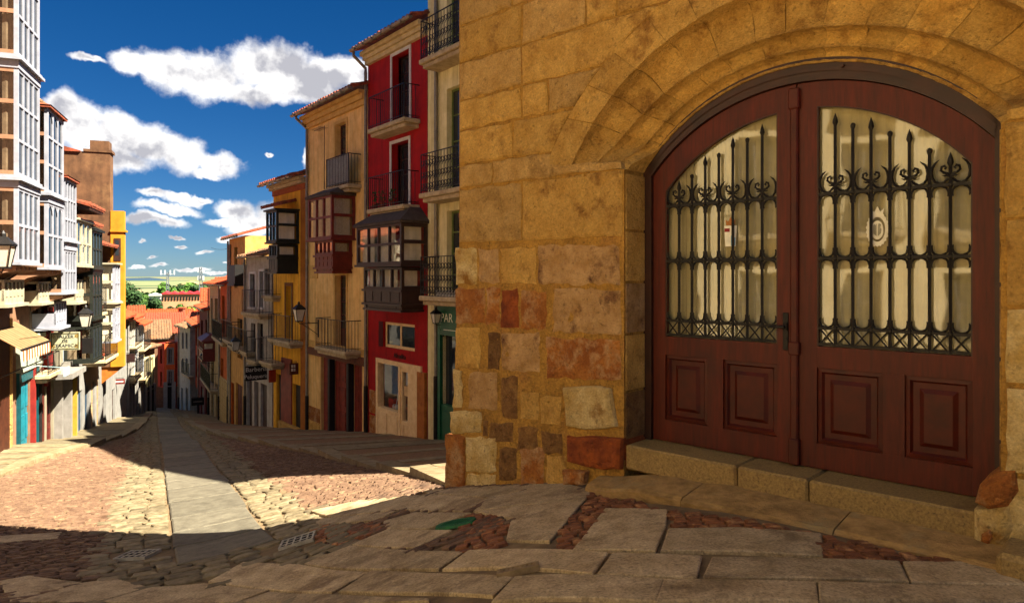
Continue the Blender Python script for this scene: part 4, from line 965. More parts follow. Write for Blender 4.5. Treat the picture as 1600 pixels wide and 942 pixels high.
    def board_door(s, a, b, c, d, m, n=2, y=.10, rows=3, name='door', fm=None):
        mb = MB(); w = (b-a)/n
        for i in range(n):
            x0, x1 = a+w*i+.01, a+w*(i+1)-.01; mb.box(x0, x1, y, y+.05, c, d)
            for j in range(rows):
                z0, z1 = c+(d-c)*(j+.08)/rows, c+(d-c)*(j+.92)/rows
                mb.cbox(x0+.07, x1-.07, y-.022, y+.002, z0+.03, z1-.03, .015)
        return s.part(name, mb, m)

GR = 'houses lining the steep street'
# ------------------------------------------------------------------ right-hand row, from the plaza downhill
X0, X1 = R0.lx(668), 13.8  # unseen right end extended so its shadow narrows the sun patch
def right_house(name, pxl, pxr, z0, label, fr=R0):
    f = fr.sub(fr.lx(pxl)); return House(name, f, z0, label, group=GR), f.lx(pxr)
# cream corner house with the green shop
CREAM = mat('cream_render', '#e6d9a4', '#d0c28a', 3, .9, .3, 25, 0, streak=.3)
h = House('corner_house', R0.sub(0.0), -3.3, 'tall cream house with scrolled iron balconies and a green shopfront beside the stone corner', group=GR)
fx = R0.sub(0.0); T = 10.6
dA, dB = h.x(698), h.x(698)+1.25
ops = [(dA, dB, h.z(698, 95), h.z(698, 95)+2.6), (dA, dB, h.z(698, 303), h.z(698, 140)), (dA, dB, h.z(698, 462), h.z(698, 330)), (h.x(692), h.x(692)+3.4, -2.75, h.z(692, 497)+.35)]
ops += [(dA+4, dB+4, o[2], o[3]) for o in ops[:3]]+[(dA+8, dB+8, o[2], o[3]) for o in ops[:3]]
h.wall(0.02, X1, T, ops, CREAM, 7)
GREENW = mat('green_shutter', '#6d7a3c', '#56632c', 4, .7, .2, 30, 0); GREENP = mat('green_shop_paint', '#0c5a38', '#084428', 5, .45, .15, 30, 0, spec=.5)
for o in ops[:3]+ops[4:]:
    h.window(*o[:4], GREENW, 2, 4); 
    h.balcony(o[0]-.45, o[1]+.45, o[2], .62, scroll=True, gap=.14, h=1.05)
mb = MB(); mb.box(.22, .55, -.02, .02, -3, T); h.part('pilaster', mb, mat('cream_light', '#d6c793', '#c0b07c', 4, .9, .2, 30, 0))
h.cornice(0, X1, T, STONEW); h.roof(0, X1, T+.40, 4); h.gutter(0, X1, T+.36, -.5)
h.pipe(h.x(681, .08), -3.4, T+.2)
o = ops[3]; a, b = o[0], o[1]; z1 = o[3]
mb = MB(); mb.box(a-.12, a, -.10, .2, -3.1, z1+.0); mb.box(b, b+.12, -.10, .2, -3.1, z1); mb.box(a, b, -.10, .2, z1-.8, z1-.002); mb.box(a, a+1.2, -.06, .18, -2.9, -1.9); mb.box(a+2.2, b, -.06, .18, -2.9, -1.9); mb.box(a+1.2, a+1.26, -.04, .18, -2.9, z1-.8); mb.box(a+2.14, a+2.2, -.04, .18, -2.9, z1-.8)
mb.cbox(a+.12, a+1.08, -.085, -.058, -2.75, -2.05, .02)
sf = h.part('shopfront', mb, GREENP); q = MB(); q.box(a, b, .10, .11, -2.9, z1-.8); h.part('pane', q, PANE, sf)
mb = MB(); mb.box(a-.1, b+.2, -.16, .02, z1+.02, z1+.42); h.part('shop_lintel', mb, mat('white_render', '#d9d4c4', '#c2bcaa', 4, .9, .2, 30, 0))
LET = mat('sign_letter_white', '#d8dcc8', '#c8ccb8', 30, .7, 0)
text('PAR', .34, LET, sf, (h.x(703), -.106, h.z(703, 497)), align='CENTER', ext=.003)
mb = MB(); mb.box(a+.2, a+1.0, -.106, -.102, z1-.66, z1-.64); h.part('sign_rule', mb, LET, sf)

# red house
RED = mat('red_render', '#a80a0c', '#8c070a', 3, .85, .25, 25, 0, streak=.25)
h, xr = right_house('red_house', 575, 668, -4.1, 'narrow crimson house with a dark timber gallery and a small shop below')
zt = h.z(575, 104); zc = zt
d1 = (h.x(612), h.x(641), h.z(626, 197), h.z(626, 83)); d2 = (h.x(612), h.x(639), h.z(626, 325), h.z(626, 222))
sw = (h.x(599), h.x(648), h.z(625, 546), h.z(625, 505)); sh = (h.x(591), h.x(652), -4.6, h.z(612, 566))
d1 = (h.x(613), h.x(640), d1[2], d1[3])
h.wall(0, xr-.02, zt, [d1, d2, sw, sh], RED, 7)
for d in (d1, d2):
    h.window(*d, BROWNW, 2, 3, y=.30, lower=.3, curtain=CURT if d is d2 else None); h.surround(*d, WHITE, .10, .025, sill=False)
for d, nm in ((d1, 1), (d2, 2)): h.balcony(d[0]-.62, d[1]+.62, d[2], .55, gap=.13, h=.98)
h.cornice(0, xr, zt, mat('cream_cornice', '#cdb98c', '#b09c70', 4, .9, .3, 30, 0), ((.12, .14), (.2, .12), (.3, .14))); h.roof(0, xr, zt+.46, 4.5, .35, .55); h.gutter(-.05, xr+.05, zt+.42, -.58)
h.pipe(h.x(571, .07)+.03, -4.2, zt-.2, .5)
a, b = h.x(557, .85), h.x(627, .85); dep = .85
za, zb, zm, zd = h.z(592, 352, dep), h.z(592, 413, dep), h.z(592, 452, dep), h.z(592, 474, dep)
DWOOD = mat('dark_gallery_wood', '#38201a', '#281410', 6, .5, .3, 30, 0, spec=.45); MWOOD = mat('gallery_panel_wood', '#4b2818', '#33190f', 6, .55, .3, 30, 0)
h.oriel(a, b, dep, [(zb, za, 0, 4, 2, 'glass'), (zm, zb-.09, .22, 4, 1, 'glass'), (zd, zm, .22, 4, 1, 'panel'), (zd-.16, zd, .26, 1, 1, 'panel')], DWOOD, roofm=mat('gallery_lead', '#4b4038', '#362d27', 6, .7, .3, 30, 0), roof_h=.42, curtain=CURT)
SHOPC = mat('shop_cream_wood', '#ecd09a', '#d8b680', 6, .6, .25, 30, 0)
h.window(*sw, SHOPC, 2, 1, y=.08, fw=.09); 
mb = MB(); mb.box(sw[0]-.3, sw[0]-.02, -.012, .06, sw[2], sw[3]); h.part('shutter', mb, mat('red_dark', '#4a070a', '#3a0507', 6, .8, 0))
mb = MB(); 
for i, t in enumerate((.0, .42, .95)):
    x = sh[0]-.35-t*.0; mb.cbox(h.x(577)+.05, sh[0]-.04, -.03, .02, -4.4+i*.8, -3.66+i*.8, .02)
h.part('stone_quoin', mb, ST['rust'])
a, b, c, d = sh; m_ = a+(b-a)*.60; zs = h.z(600, 637); z0 = -4.7
mb = MB(); mb.box(a-.06, a+.07, -.06, .16, z0, d+.06); mb.box(m_-.06, m_+.06, -.06, .16, z0, d); mb.box(a+.07, b-.42, -.06, .16, d-.07, d+.06)
mb.box(a+.07, m_-.06, -.05, .16, z0, zs); mb.box(b-.42, b+.28, -.06, .16, z0, d+.06)
for i in range(2): u = (m_-a-.13)/2; mb.cbox(a+.12+u*i, a+.02+u*(i+1), -.075, -.048, z0+.3, zs-.12, .02)
sf = h.part('shopfront', mb, SHOPC)
mb = MB(); mb.box(m_+.06, m_+.14, -.03, .1, z0+.2, d-.07); mb.box(b-.52, b-.42, -.03, .1, z0+.2, d-.07); mb.box(m_+.14, b-.52, -.03, .1, z0+.2, zs-.2); mb.box(m_+.14, b-.52, -.03, .1, d-.2, d-.07)
for k in range(5): x = m_+.18+k*.09; mb.box(x, x+.05, -.045, -.028, z0+.35, zs-.3)
h.part('shop_door', mb, SHOPC, sf)
q = MB(); q.box(a+.07, m_-.06, .06, .066, zs, d-.07); q.box(m_+.14, b-.52, .04, .046, zs-.2, d-.2); h.part('pane', q, glass_mat('shop_glass', clear=1, base=.03, graze=.35), sf)
q = MB(); q.box(a-.1, b+.1, .9, .92, z0, d+.2); q.box(a-.1, b+.1, .2, .9, z0, zs-.05); q.box(a-.1, a-.05, .1, .9, z0, d+.2); q.box(b-.4, b-.35, .1, .9, z0, d+.2); h.part('shop_interior', q, mat('shop_interior', '#a07c50', '#7c5c38', 3, .9, .2, 20, 0), sf)
mb = MB(); mb.box(h.x(655)+.02, xr-.03, -.09, .05, z0, d-.1); h.part('door_post', mb, mat('orange_post', '#b06a2a', '#8c4f1c', 5, .7, .2, 20, 0))
BLK = mat('sign_black', '#241412', '#1a0e0c', 20, .7, 0)
text('Afrodita', .22, BLK, h.root, (h.x(625), -.012, h.z(622, 556)-h.z0), ext=.006)
rh = h
def display(name, label, cat, build, grp='goods in the window of the red shop'):
    o = empty(name, (*rh.fr.at(0, 0), rh.z0), rh.fr.rot, label, cat, grp); build(o)
def box_on(o, nm, x0, x1, y0, y1, z0, z1, m, b=.01): q = MB(); q.cbox(x0, x1, y0, y1, z0-rh.z0, z1-rh.z0, b); obj(nm, q, m, o)
zf = zs-.045
def ladder(o):
    q = MB(); x = a+.82
    for sx in (-.26, .24):
        for yy in (.32, .44): q.tube([(x+sx, yy, zf-rh.z0), (x+.02, .38, zf+1.15-rh.z0)], .018, 5)
    obj('rail', q, mat('ladder_paint', '#d5d8d4', '#b9bcb8', 10, .6, .1), o); q = MB()
    for k in (.25, .5, .75): w = .24*(1-k); q.box(x-w, x+w, .33, .43, zf+1.15*k-rh.z0, zf+1.15*k+.03-rh.z0)
    obj('tread', q, mat('ladder_paint', '#d5d8d4'), o)
display('step_ladder', 'small white folding ladder used as a stand in the red shop window', 'ladder', ladder)
def cloth(o):
    q = MB(); x = a+.9; n = 8
    for i in range(n):
        u0, u1 = x+.34*i/n, x+.34*(i+1)/n; q.quad((u0, .30+.02*(i % 2), zf+.18-rh.z0), (u1, .30+.02*((i+1) % 2), zf+.15-rh.z0), (u1, .30+.02*((i+1) % 2), zf+.58-rh.z0), (u0, .30+.02*(i % 2), zf+.58-rh.z0))
    q.box(x, x+.34, .33, .36, zf+.57-rh.z0, zf+.60-rh.z0); obj('fabric', q, mat('pale_blue_cloth', '#9fc4d4', '#7ba6bb', 8, .9, .2), o)
display('blue_cloth', 'pale blue cloth hanging from the ladder in the shop window', 'cloth', cloth)
RB = mat('red_goods', '#a8321e', '#7c2216', 9, .7, .2, 30, .2); WB = mat('white_goods', '#cfcabc', '#b5b0a2', 9, .8, .2, 30, .1); BG = mat('brown_goods', '#6a3c22', '#4c2a18', 9, .8, .2, 30, .1)
display('red_box', 'red box leaning at the back of the shop window above the others', 'box', lambda o: (box_on(o, 'box', a+.45, a+.80, .5, .75, zf, zf+.62, RB), box_on(o, 'lid', a+.44, a+.81, .49, .76, zf+.622, zf+.68, WB)))
display('low_red_box', 'low reddish box at the left end of the shop window display', 'box', lambda o: (box_on(o, 'box', a+.12, a+.40, .3, .55, zf, zf+.28, RB), box_on(o, 'lid', a+.11, a+.41, .29, .56, zf+.282, zf+.32, BG)))
display('white_parcel', 'white parcel lying on the floor of the shop window', 'parcel', lambda o: (box_on(o, 'box', a+.45, a+.75, .25, .42, zf, zf+.14, WB, .03), box_on(o, 'band', a+.58, a+.61, .246, .424, zf, zf+.145, RB, .002)))
display('wooden_crate', 'small brown crate at the foot of the ladder in the shop', 'crate', lambda o: (box_on(o, 'box', a+1.1, a+1.4, .3, .5, zf, zf+.2, BG), box_on(o, 'slat', a+1.09, a+1.41, .292, .299, zf+.12, zf+.16, RB, .002)))
def dsign(o): box_on(o, 'board', m_+.2, m_+.42, .0, .012, zs+.55, zs+.85, mat('paper_sign', '#d0b080', '#b89868', 9, .9, 0)); box_on(o, 'edge', m_+.19, m_+.43, .012, .02, zs+.54, zs+.86, BG)
display('door_notice', 'small buff notice hung inside the glazed shop door', 'notice', dsign)
# flower pots on the red balcony
POT = mat('terracotta', '#8a3f22', '#6a2e18', 9, .85, .2); LEAF = mat('pot_leaf', '#3a5a22', '#223a14', 14, .8, .2, 30, .2)
def flower_pot(fr, x, y, z, label, r=.1, grp='flower pots on balconies', leafm=None, H=.35):
    p = fr.at(x, y); o = empty('flower_pot', (p.x, p.y, z), 0, label, 'flower pot', grp)
    q = MB(); q.lathe([(r*.7, 0), (r, r*1.6), (r*1.1, r*1.6), (r*1.1, r*1.9), (r*.8, r*1.9)], 8); obj('pot', q, POT, o)
    q = MB()
    for k in range(40):
        t = random.uniform(0, 6.28); rad = random.uniform(0, r*1.5); zz = r*1.8+random.uniform(0, H); w = random.uniform(.03, .06); c = Vector((rad*math.cos(t), rad*math.sin(t), zz)); d = Vector((random.uniform(-1,1), random.uniform(-1,1), random.uniform(-.3, 1))).normalized(); e = d.cross(Vector((.3,.5,.8))).normalized()
        q.quad(c-d*w, c+e*w*.6, c+d*w, c-e*w*.6)
    obj('foliage', q, leafm or LEAF, o)
for i, t in enumerate((-.35, .15, .75)): flower_pot(rh.fr, d2[0]+t, -.38, d2[2], ('left one of the potted plants behind the lower railing of the crimson house', 'middle potted plant behind the lower railing of the crimson house', 'right one of the potted plants behind the lower railing of the crimson house')[i], .09)

# ochre house
OCH = mat('ochre_render', '#ecc27a', '#d6a860', 3, .9, .3, 25, 0, streak=.28, c3='#f0cc8c', c3s=.7)
h, xr = right_house('ochre_house', 481, 575, -5.2, 'ochre rendered house with a reddish timber gallery and wooden shutters below')
zt = h.z(481, 203); OTRIM = mat('ochre_trim', '#cda660', '#b48a48', 4, .9, .3, 25, 0)
d1 = (h.x(524), h.x(541), h.z(532, 296), h.z(532, 193)); d2 = (h.x(524), h.x(541), h.z(532, 542), h.z(532, 430)); zg = h.z(520, 556)
gb = [(h.x(501), h.x(517), -5.6, zg-.12), (h.x(519), h.x(546), -5.6, zg-.12), (h.x(549), h.x(566), -5.6, zg-.12)]
h.wall(0.02, xr-.02, zt, [d1, d2]+gb, OCH, 7)
for d in (d1, d2): h.window(*d, mat('red_brown_wood', '#5c2a18', '#42190e', 6, .6, .2), 2, 4, y=.2, lower=.25); h.surround(*d, OTRIM, .12, .02, sill=False)
h.balcony(h.x(507, .5), h.x(541, .5)+.1, d1[2], .5, gap=.12, panel=mat('frosted_panel', '#8d8a84', '#7a7771', 8, .6, .1))
h.balcony(h.x(493, .55), h.x(541, .55), d2[2], .6, gap=.12)
h.cornice(0, xr, zt, OTRIM, ((.12, .16), (.22, .16), (.34, .12))); h.roof(0, xr, zt+.5, 4.5, .35, .6); h.gutter(-.05, xr+.02, zt+.46, -.62); h.pipe(.10, -5.2, zt-.1, .5)
REDW = mat('red_gallery_wood', '#72241a', '#541810', 6, .5, .25, 30, 0, spec=.4); ORW = mat('orange_panel_wood', '#7c3218', '#5e2412', 6, .55, .25, 30, 0)
dep = .85; a, b = h.x(481, dep), h.x(518, dep)
h.oriel(a, b, dep, [(h.z(500, 373, dep), h.z(500, 308, dep), 0, 3, 2, 'glass'), (h.z(500, 398, dep), h.z(500, 376, dep), .25, 4, 1, 'glass'), (h.z(500, 417, dep), h.z(500, 398, dep), .25, 4, 2, 'panel'), (h.z(500, 424, dep), h.z(500, 417, dep), .3, 1, 1, 'panel')], REDW,
        roofm=mat('gallery_lead', '#4b4038'), roof_h=.3, curtain=mat('lace', '#b9b09a', '#8d8468', 30, .95, .3, 40, 0))
mb = MB(); mb.box(0.03, xr-.03, -.03, .02, zg+.22, zg+.42); h.part('string_course', mb, OTRIM); mb = MB(); mb.box(.3, 1.0, -.05, .02, h.z(500, 414)-.5, h.z(500, 414)); h.part('raised_block', mb, OTRIM)
mb = MB(); mb.box(.2, xr-.1, -.10, .02, zg-.10, zg+.16); h.part('fascia', mb, mat('fascia_wood', '#6e3a1e', '#4d2814', 5, .7, .3, 20, 0))
SHUT = mat('shutter_wood', '#8a3424', '#642418', 6, .65, .3, 20, .06)
for o in gb:
    dd = h.board_door(o[0], o[1], o[2], o[3], SHUT, 2 if o[1]-o[0] < 1.2 else 3, .12, 5, 'shutter_door')
mb = MB()
for x in (h.x(518), h.x(547.5)): mb.cbox(x-.09, x+.09, -.12, .1, -5.8, zg-.12, .02)
h.part('iron_post', mb, mat('dark_post', '#22201f', '#171514', 6, .6, .2))
for i in range(4):
    mb = MB(); mb.cbox(.14, h.x(500), -.03, .02, -5.5+.55*i, -5.5+.55*i+.53, .02); h.part('stone_quoin', mb, ST['rust' if i % 2 else 'gold'])
mb = MB(); mb.cbox(.12, h.x(548), -.16, .02, -6, -4.75, .02); h.part('plinth', mb, ST['gold'])
mb = MB(); xx = h.x(504.5, .5); mb.tube([(xx, -.45, d1[2]), (xx, -.45, h.z(505, 196, .5))], .014, 5); zz = h.z(505, 198, .5)
mb.tube([(xx-.9, -.45, zz), (xx+.05, -.45, zz)], .010, 4)
for k in range(7): mb.tube([(xx-.1-k*.12, -.62, zz), (xx-.1-k*.12, -.28, zz)], .006, 4)
h.part('antenna', mb, RAIL)
flower_pot(h.fr, h.x(536, .3), -.3, d1[2], 'red pot on the upper balcony of the ochre house', .12)
och = h

# yellow house with the black gallery
YEL = mat('yellow_render', '#f0b030', '#d89a22', 3, .9, .3, 25, 0, streak=.28)
h, xr = right_house('yellow_house', 427, 480, -6.2, 'yellow house with a greenish black timber gallery below a brick frieze')
zt = h.z(427, 308)
d1 = (h.x(447), h.x(456), h.z(450, 529), h.z(450, 447)); gd = [(h.x(458), h.x(470), -6.6, h.z(462, 600)), (h.x(432), h.x(441), -6.6, h.z(437, 585))]
h.wall(.02, xr-.12, zt, [d1]+gd, YEL, 7)
h.window(*d1, mat('pale_green_wood', '#8d9a6a', '#748054', 6, .7, .1), 1, 3, y=.2, curtain=CURT); h.surround(*d1, mat('brown_surround', '#7c4a1a', '#613812', 5, .8, .1), .14, .02, sill=False)
mb = MB(); mb.box(xr-.62, xr-.12, -.03, .02, -6, zt-.01); h.part('pilaster', mb, mat('orange_render', '#a8641c', '#8a4e12', 3, .9, .3, 25, 0))
h.balcony(h.x(421, .5), h.x(455, .5), d1[2], .6, gap=.12)
mb = MB(); mb.box(.02, xr-.12, -.06, .02, zt, zt+.22); h.part('brick_attic', mb, mat('attic_brick', '#a8562c', '#7c3c1e', 14, .9, .5, 30, 0))
h.cornice(.0, xr-.1, zt+.22, STONEW, ((.2, .12), (.3, .12))); h.roof(0, xr-.05, zt+.49, 4, .3, .6); h.gutter(-.05, xr-.1, zt+.43, -.62)
h.roof(.3, h.x(462), h.z(440, 324), 1.0, .28, .62, name='gallery_canopy', pitch=.2)
BLW = mat('black_green_wood', '#1c2018', '#10130e', 6, .5, .25, 30, 0, spec=.4); dep = .9; a, b = h.x(415.5, dep), h.x(432, dep)
h.oriel(a, b, dep, [(h.z(423, 378, dep), h.z(423, 330, dep), 0, 3, 2, 'glass'), (h.z(423, 402, dep), h.z(423, 382, dep), .12, 3, 1, 'glass'), (h.z(423, 425, dep), h.z(423, 402, dep), .12, 3, 1, 'panel')], BLW, roof_h=.0, curtain=CURT)
for o in gd: h.board_door(*o, mat('dark_door', '#241c18', '#171210', 6, .6, .2), 1, .12, 3)
mb = MB(); mb.box(h.x(441), h.x(457), -.06, .02, -6.4, h.z(450, 560)); sfy = h.part('shop_panel', mb, mat('red_stone_panel', '#8a4030', '#6a2e22', 3, .6, .2, 20, 0))
mb = MB(); mb.cbox(h.x(441), h.x(470), -.2, .02, -6.8, h.z(455, 662), .02); h.part('plinth', mb, ST['gold'])
yh = h

# the houses further down the right side
R1 = Frame((-15.6, 38.6), Vector((-10.96, 31.08))-Vector((-15.6, 38.6)))
R2 = Frame((-24.3, 54.6), Vector((-15.6, 38.6))-Vector((-24.3, 54.6)))
R3 = Frame((-28.2, 60), Vector((-24.3, 54.6))-Vector((-28.2, 60)))
def row_house(name, fr, pxl, pxr, ptop, pbase, label, wallm, wins, ground, fm=BROWNW, roof=True, rm=TILE, balc=(), over=.4, corn=None, gm=None, depth=7, slope=.3, pipe=True, top_z=None):
    f = fr.sub(fr.lx(pxl)); z0 = f.wz(pxl, pbase)-.5; h = House(name, f, z0, label, group=GR); xr = f.lx(pxr)
    zt = top_z if top_z is not None else f.wz(pxl, ptop); ops = []
    for w in wins: ops.append((h.x(w[0]), h.x(w[1]), h.z((w[0]+w[1])/2, w[3]), h.z((w[0]+w[1])/2, w[2])))
    gops = [(h.x(q[0]), h.x(q[1]), z0-.4, h.z((q[0]+q[1])/2, q[2])) for q in ground]
    h.wall(0, xr, zt, ops+gops, wallm, depth)
    for w, o in zip(wins, ops):
        h.window(*o, fm, 2, 2, y=.14, lower=.2 if o[3]-o[2] > 1.9 else 0)
        if len(w) > 4: h.surround(*o, w[4], .1, .03)
    for q, o in zip(ground, gops): h.board_door(*o, q[3] if len(q) > 3 else BROWNW, 1 if o[1]-o[0] < 1 else 2, .12, 3, 'shop_door')
    for (xa, xb, yb, d) in balc: h.balcony(h.x(xa, d), h.x(xb, d), h.z((xa+xb)/2, yb, d), d, gap=.14)
    if corn: h.cornice(0, xr, zt-.02, corn, ((.1, .12), (.18, .14)))
    if roof: h.roof(0, xr, zt+(.24 if corn else .02), 4, slope, over, rm); h.gutter(0, xr, zt+(.2 if corn else 0), -over)
    if pipe: h.pipe(.08, z0-.2, zt-.1)
    return h, xr, zt
GREY = mat('grey_render', '#b8afa2', '#9a9184', 3, .9, .3, 25, 0, streak=.2); BUFF = mat('buff_render', '#b89560', '#9a7a48', 3, .9, .3, 25, 0, streak=.2)
h, xr, zt = row_house('grey_house', R0, 384, 425, 402, 669, 'grey rendered house with iron balconies above the black barber sign', GREY, [(391, 399, 428, 480, WHITE), (406, 412, 424, 480, WHITE), (392, 399, 505, 560), (402, 411, 505, 568), (414, 421, 420, 460)],
    [(386, 394, 594), (397, 404, 596), (407, 417, 600)], balc=[(376, 404, 489, .6), (404, 424, 566, .6), (408, 424, 462, .4), (384, 398, 563, .4)], rm=TILEB)
mb = MB(); a = h.x(386); mb.box(a, h.x(419), -.08, .02, h.z0, h.z(400, 594)); 
gh = h
h, xr, zt = row_house('tan_house', R1, 358, 383, 374, 663, 'tall tan house with a dark glazed box on its upper balcony', mat('tan_render', '#d0a056', '#b48442', 3, .9, .3, 25, 0, streak=.2), [(366, 371, 386, 450), (371, 379, 498, 560)], [(368, 379, 600, mat('red_door', '#5a2018', '#431710', 5, .6, .2)), (361, 366, 598)], balc=[(355, 384, 545, .5)])
mb = MB(); a, b = h.x(357, .6), h.x(367, .6); za, zb = h.z(362, 443, .6), h.z(362, 414, .6); mb.box(a, b, -.6, .0, za, zb); mb.box(a-.06, b+.06, -.66, .0, za-.12, za-.004)
h.part('balcony_screen', mb, mat('black_screen', '#17130f', '#0e0b09', 5, .6, .1))
mb = MB()
for x in (.35, .75): mb.tube([(h.x(357)+x, -.05, h.z0), (h.x(357)+x, -.05, zt-.3)], .045, 6)
h.part('service_pipe', mb, GUT)
h, xr, zt = row_house('shuttered_house', R1, 344, 362, 444, 660, 'orange rendered house above a cream panelled garage front', mat('deep_orange_render', '#c8621e', '#a84c14', 3, .9, .3, 25, 0, streak=.2), [(347, 351, 462, 520), (345, 349, 560, 588)], [], balc=[(343, 361, 531, .5)], rm=TILEO)
mb = MB(); a = h.x(344); b = h.x(361); mb.box(a, b, -.04, .02, h.z0-.3, h.z(352, 592))
n, k = 6, 6
for i in range(n):
    for j in range(k):
        x0, x1 = a+(b-a)*(i+.06)/n, a+(b-a)*(i+.94)/n; z0, z1 = h.z0+.4+(h.z(352, 592)-h.z0-.5)*(j+.05)/k, h.z0+.4+(h.z(352, 592)-h.z0-.5)*(j+.95)/k; mb.box(x0, x1, -.065, -.039, z0, z1)
h.part('panelled_front', mb, mat('cream_panel', '#b89b68', '#99804f', 6, .8, .3, 25, 0))
h, xr, zt = row_house('classical_house', R2, 327, 345, 448, 656, 'beige house with tall arched windows and a moulded cornice', mat('beige_stone', '#c0a678', '#a2885c', 4, .9, .3, 25, 0, streak=.15), [(330, 333, 466, 520, STONEW), (336, 341, 466, 530, STONEW), (330, 334, 545, 600)], [(330, 334, 600), (337, 342, 600)], corn=STONEW, balc=[(330, 345, 530, .5)], rm=TILEO)
h, xr, zt = row_house('gallery_house', R2, 311, 328, 478, 657, 'dark red house with a small corner gallery far down the street', mat('maroon_render', '#6e2a1c', '#521d13', 3, .9, .3, 25, 0), [(314, 317, 500, 540), (321, 325, 500, 560)], [(314, 318, 605), (321, 325, 605)], balc=[(312, 327, 600, .5)], rm=TILEO)
a, b = h.x(311, .7), h.x(317, .7); h.oriel(a, b, .7, [(h.z(314, 545, .7), h.z(314, 532, .7), 0, 3, 1, 'glass'), (h.z(314, 560, .7), h.z(314, 545, .7), 0, 3, 1, 'panel')], REDW)
h, xr, zt = row_house('orange_red_house', R2, 296, 312, 500, 652, 'orange red house with narrow windows near the foot of the street', mat('orange_red_render', '#a83e1c', '#8a2f14', 3, .9, .3, 25, 0), [(300, 303, 510, 540), (306, 309, 510, 540), (300, 303, 555, 590), (306, 309, 555, 590)], [(299, 302, 606), (305, 309, 606)], rm=TILEO)
h, xr, zt = row_house('last_grey_house', R3, 280, 297, 508, 648, 'narrow pale grey house at the bend of the street', mat('pale_grey_render', '#a9a596', '#8c8879', 3, .9, .3, 25, 0), [(284, 287, 520, 545), (290, 293, 520, 545), (284, 287, 560, 585), (290, 293, 560, 585)], [(283, 286, 606), (290, 294, 606)], balc=[(282, 294, 585, .4)], rm=TILEB)
# ------------------------------------------------------------------ left-hand row, from the camera downhill
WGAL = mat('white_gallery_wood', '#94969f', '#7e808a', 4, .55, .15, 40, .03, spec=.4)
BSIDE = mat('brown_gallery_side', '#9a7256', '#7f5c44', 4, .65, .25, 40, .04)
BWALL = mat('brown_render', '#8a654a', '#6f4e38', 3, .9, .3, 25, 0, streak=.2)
CGAL = mat('cream_gallery_wood', '#a39b84', '#8c846c', 4, .6, .15, 40, 0)
O = .9
def lhouse(name, t0, t1, top, label, m, ops=(), depth=6, z0=None, roof=True, rm=TILE, back=True, over=.5):
    f = L0.sub(t0); zz = g(*L0.at(t1, -.2))-.4 if z0 is None else z0; h = House(name, f, zz, label, group=GR)
    h.wall(0, t1-t0-.02, top, ops, m, depth, back=back); 
    if roof: h.roof(0, t1-t0, top+.02, 4, .3, over, rm)
    return h
LT = lambda px, o=0: L0.lx(px, o)
LZ = lambda px, py, o=0: L0.wz(px, py, o)
WHITE_R = WHITE; WHITE = mat('white_wood_sun_dimmed', '#85817a', '#726e67', 4, .6, .15, 40, .05, streak=.15)  # same white wood, colour darkened against the sun on this row
# A: the tall house at the left edge, with white galleries on three storeys
tA0, tA1 = -9.5, -2.5
h = House('gallery_house', L0.sub(tA0), -3.6, 'tallest brown house at the left edge with white timber galleries on every storey', group=GR); X = lambda t: t-tA0
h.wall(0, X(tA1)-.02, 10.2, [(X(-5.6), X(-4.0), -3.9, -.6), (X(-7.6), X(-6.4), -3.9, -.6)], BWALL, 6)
a, b = X(-4.65), X(-2.73)
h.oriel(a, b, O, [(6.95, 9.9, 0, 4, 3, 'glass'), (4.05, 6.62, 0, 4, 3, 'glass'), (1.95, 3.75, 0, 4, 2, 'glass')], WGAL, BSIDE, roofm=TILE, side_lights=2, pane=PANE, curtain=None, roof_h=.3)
def band(h, a, b, z0, z1, o, m=WGAL, name='gallery_band'):
    mb = MB(); mb.box(a-.02, b+.02, -o-.02, .02, z0, z1); mb.box(a-.10, b+.10, -o-.10, .02, z1-.07, z1); return h.part(name, mb, m)
band(h, a, b, 6.62, 6.88, O); band(h, a, b, 3.75, 3.98, O)
def bracketed(h, a, b, z, o, n=5):
    mb = MB()
    for i in range(n):
        x = a+.08+(b-a-.16)*i/(n-1); mb.xprism([(-o+.05, z), (-o+.05, z-.10), (-o*.45, z-.22), (-.02, z-.5), (-.02, z)], x-.05, x+.05)
    return h.part('bracket', mb, BSIDE)
def low_gallery(h, a, b, z0, z1, o, n=5, m=CGAL):
    f = MB(); f.box(a, b, -o, 0, z0-.08, z0); f.box(a-.08, b+.08, -o-.1, 0, z0-.16, z0-.08); f.box(a, b, -o, -o+.06, z0, z0+(z1-z0)*.5); f.box(a, b, -o, -o+.06, z1-.06, z1)
    for i in range(n+1): x = a+(b-a-.06)*i/n; f.box(x, x+.06, -o-.006, -o+.05, z0+.002, z1-.002)
    for i in range(n): x0, x1 = a+(b-a-.06)*i/n+.12, a+(b-a-.06)*(i+1)/n-.04; f.box(x0, x1, -o-.014, -o-.002, z0+.1, z0+(z1-z0)*.42)
    for x in (a, b-.06): f.box(x, x+.06, -o+.06, 0, z0, z0+(z1-z0)*.5); f.box(x, x+.06, -o+.06, 0, z1-.06, z1)
    w = h.part('low_gallery', f, m); p = MB(); p.box(a+.06, b-.06, -o+.02, -o+.03, z0+(z1-z0)*.5, z1-.06); h.part('pane', p, PANE, w); return w
bracketed(h, a, b, 1.86, O, 6); low_gallery(h, X(-4.4), X(-2.75), 1.0, 1.52, .55)
for (u0, u1) in ((X(-5.6), X(-4.0)), (X(-7.6), X(-6.4))): h.board_door(u0, u1, -3.9, -.6, mat('shop_brown', '#4a2412', '#34170b', 6, .6, .3, 30, 0), 2)
mb = MB(); mb.box(X(-3.6), X(-2.62), -.20, .02, h.z0-.3, .62); mb.box(X(-3.7), X(-2.6), -.26, .02, .62, .78); h.part('shop_case', mb, mat('shop_brown', '#4a2412'))
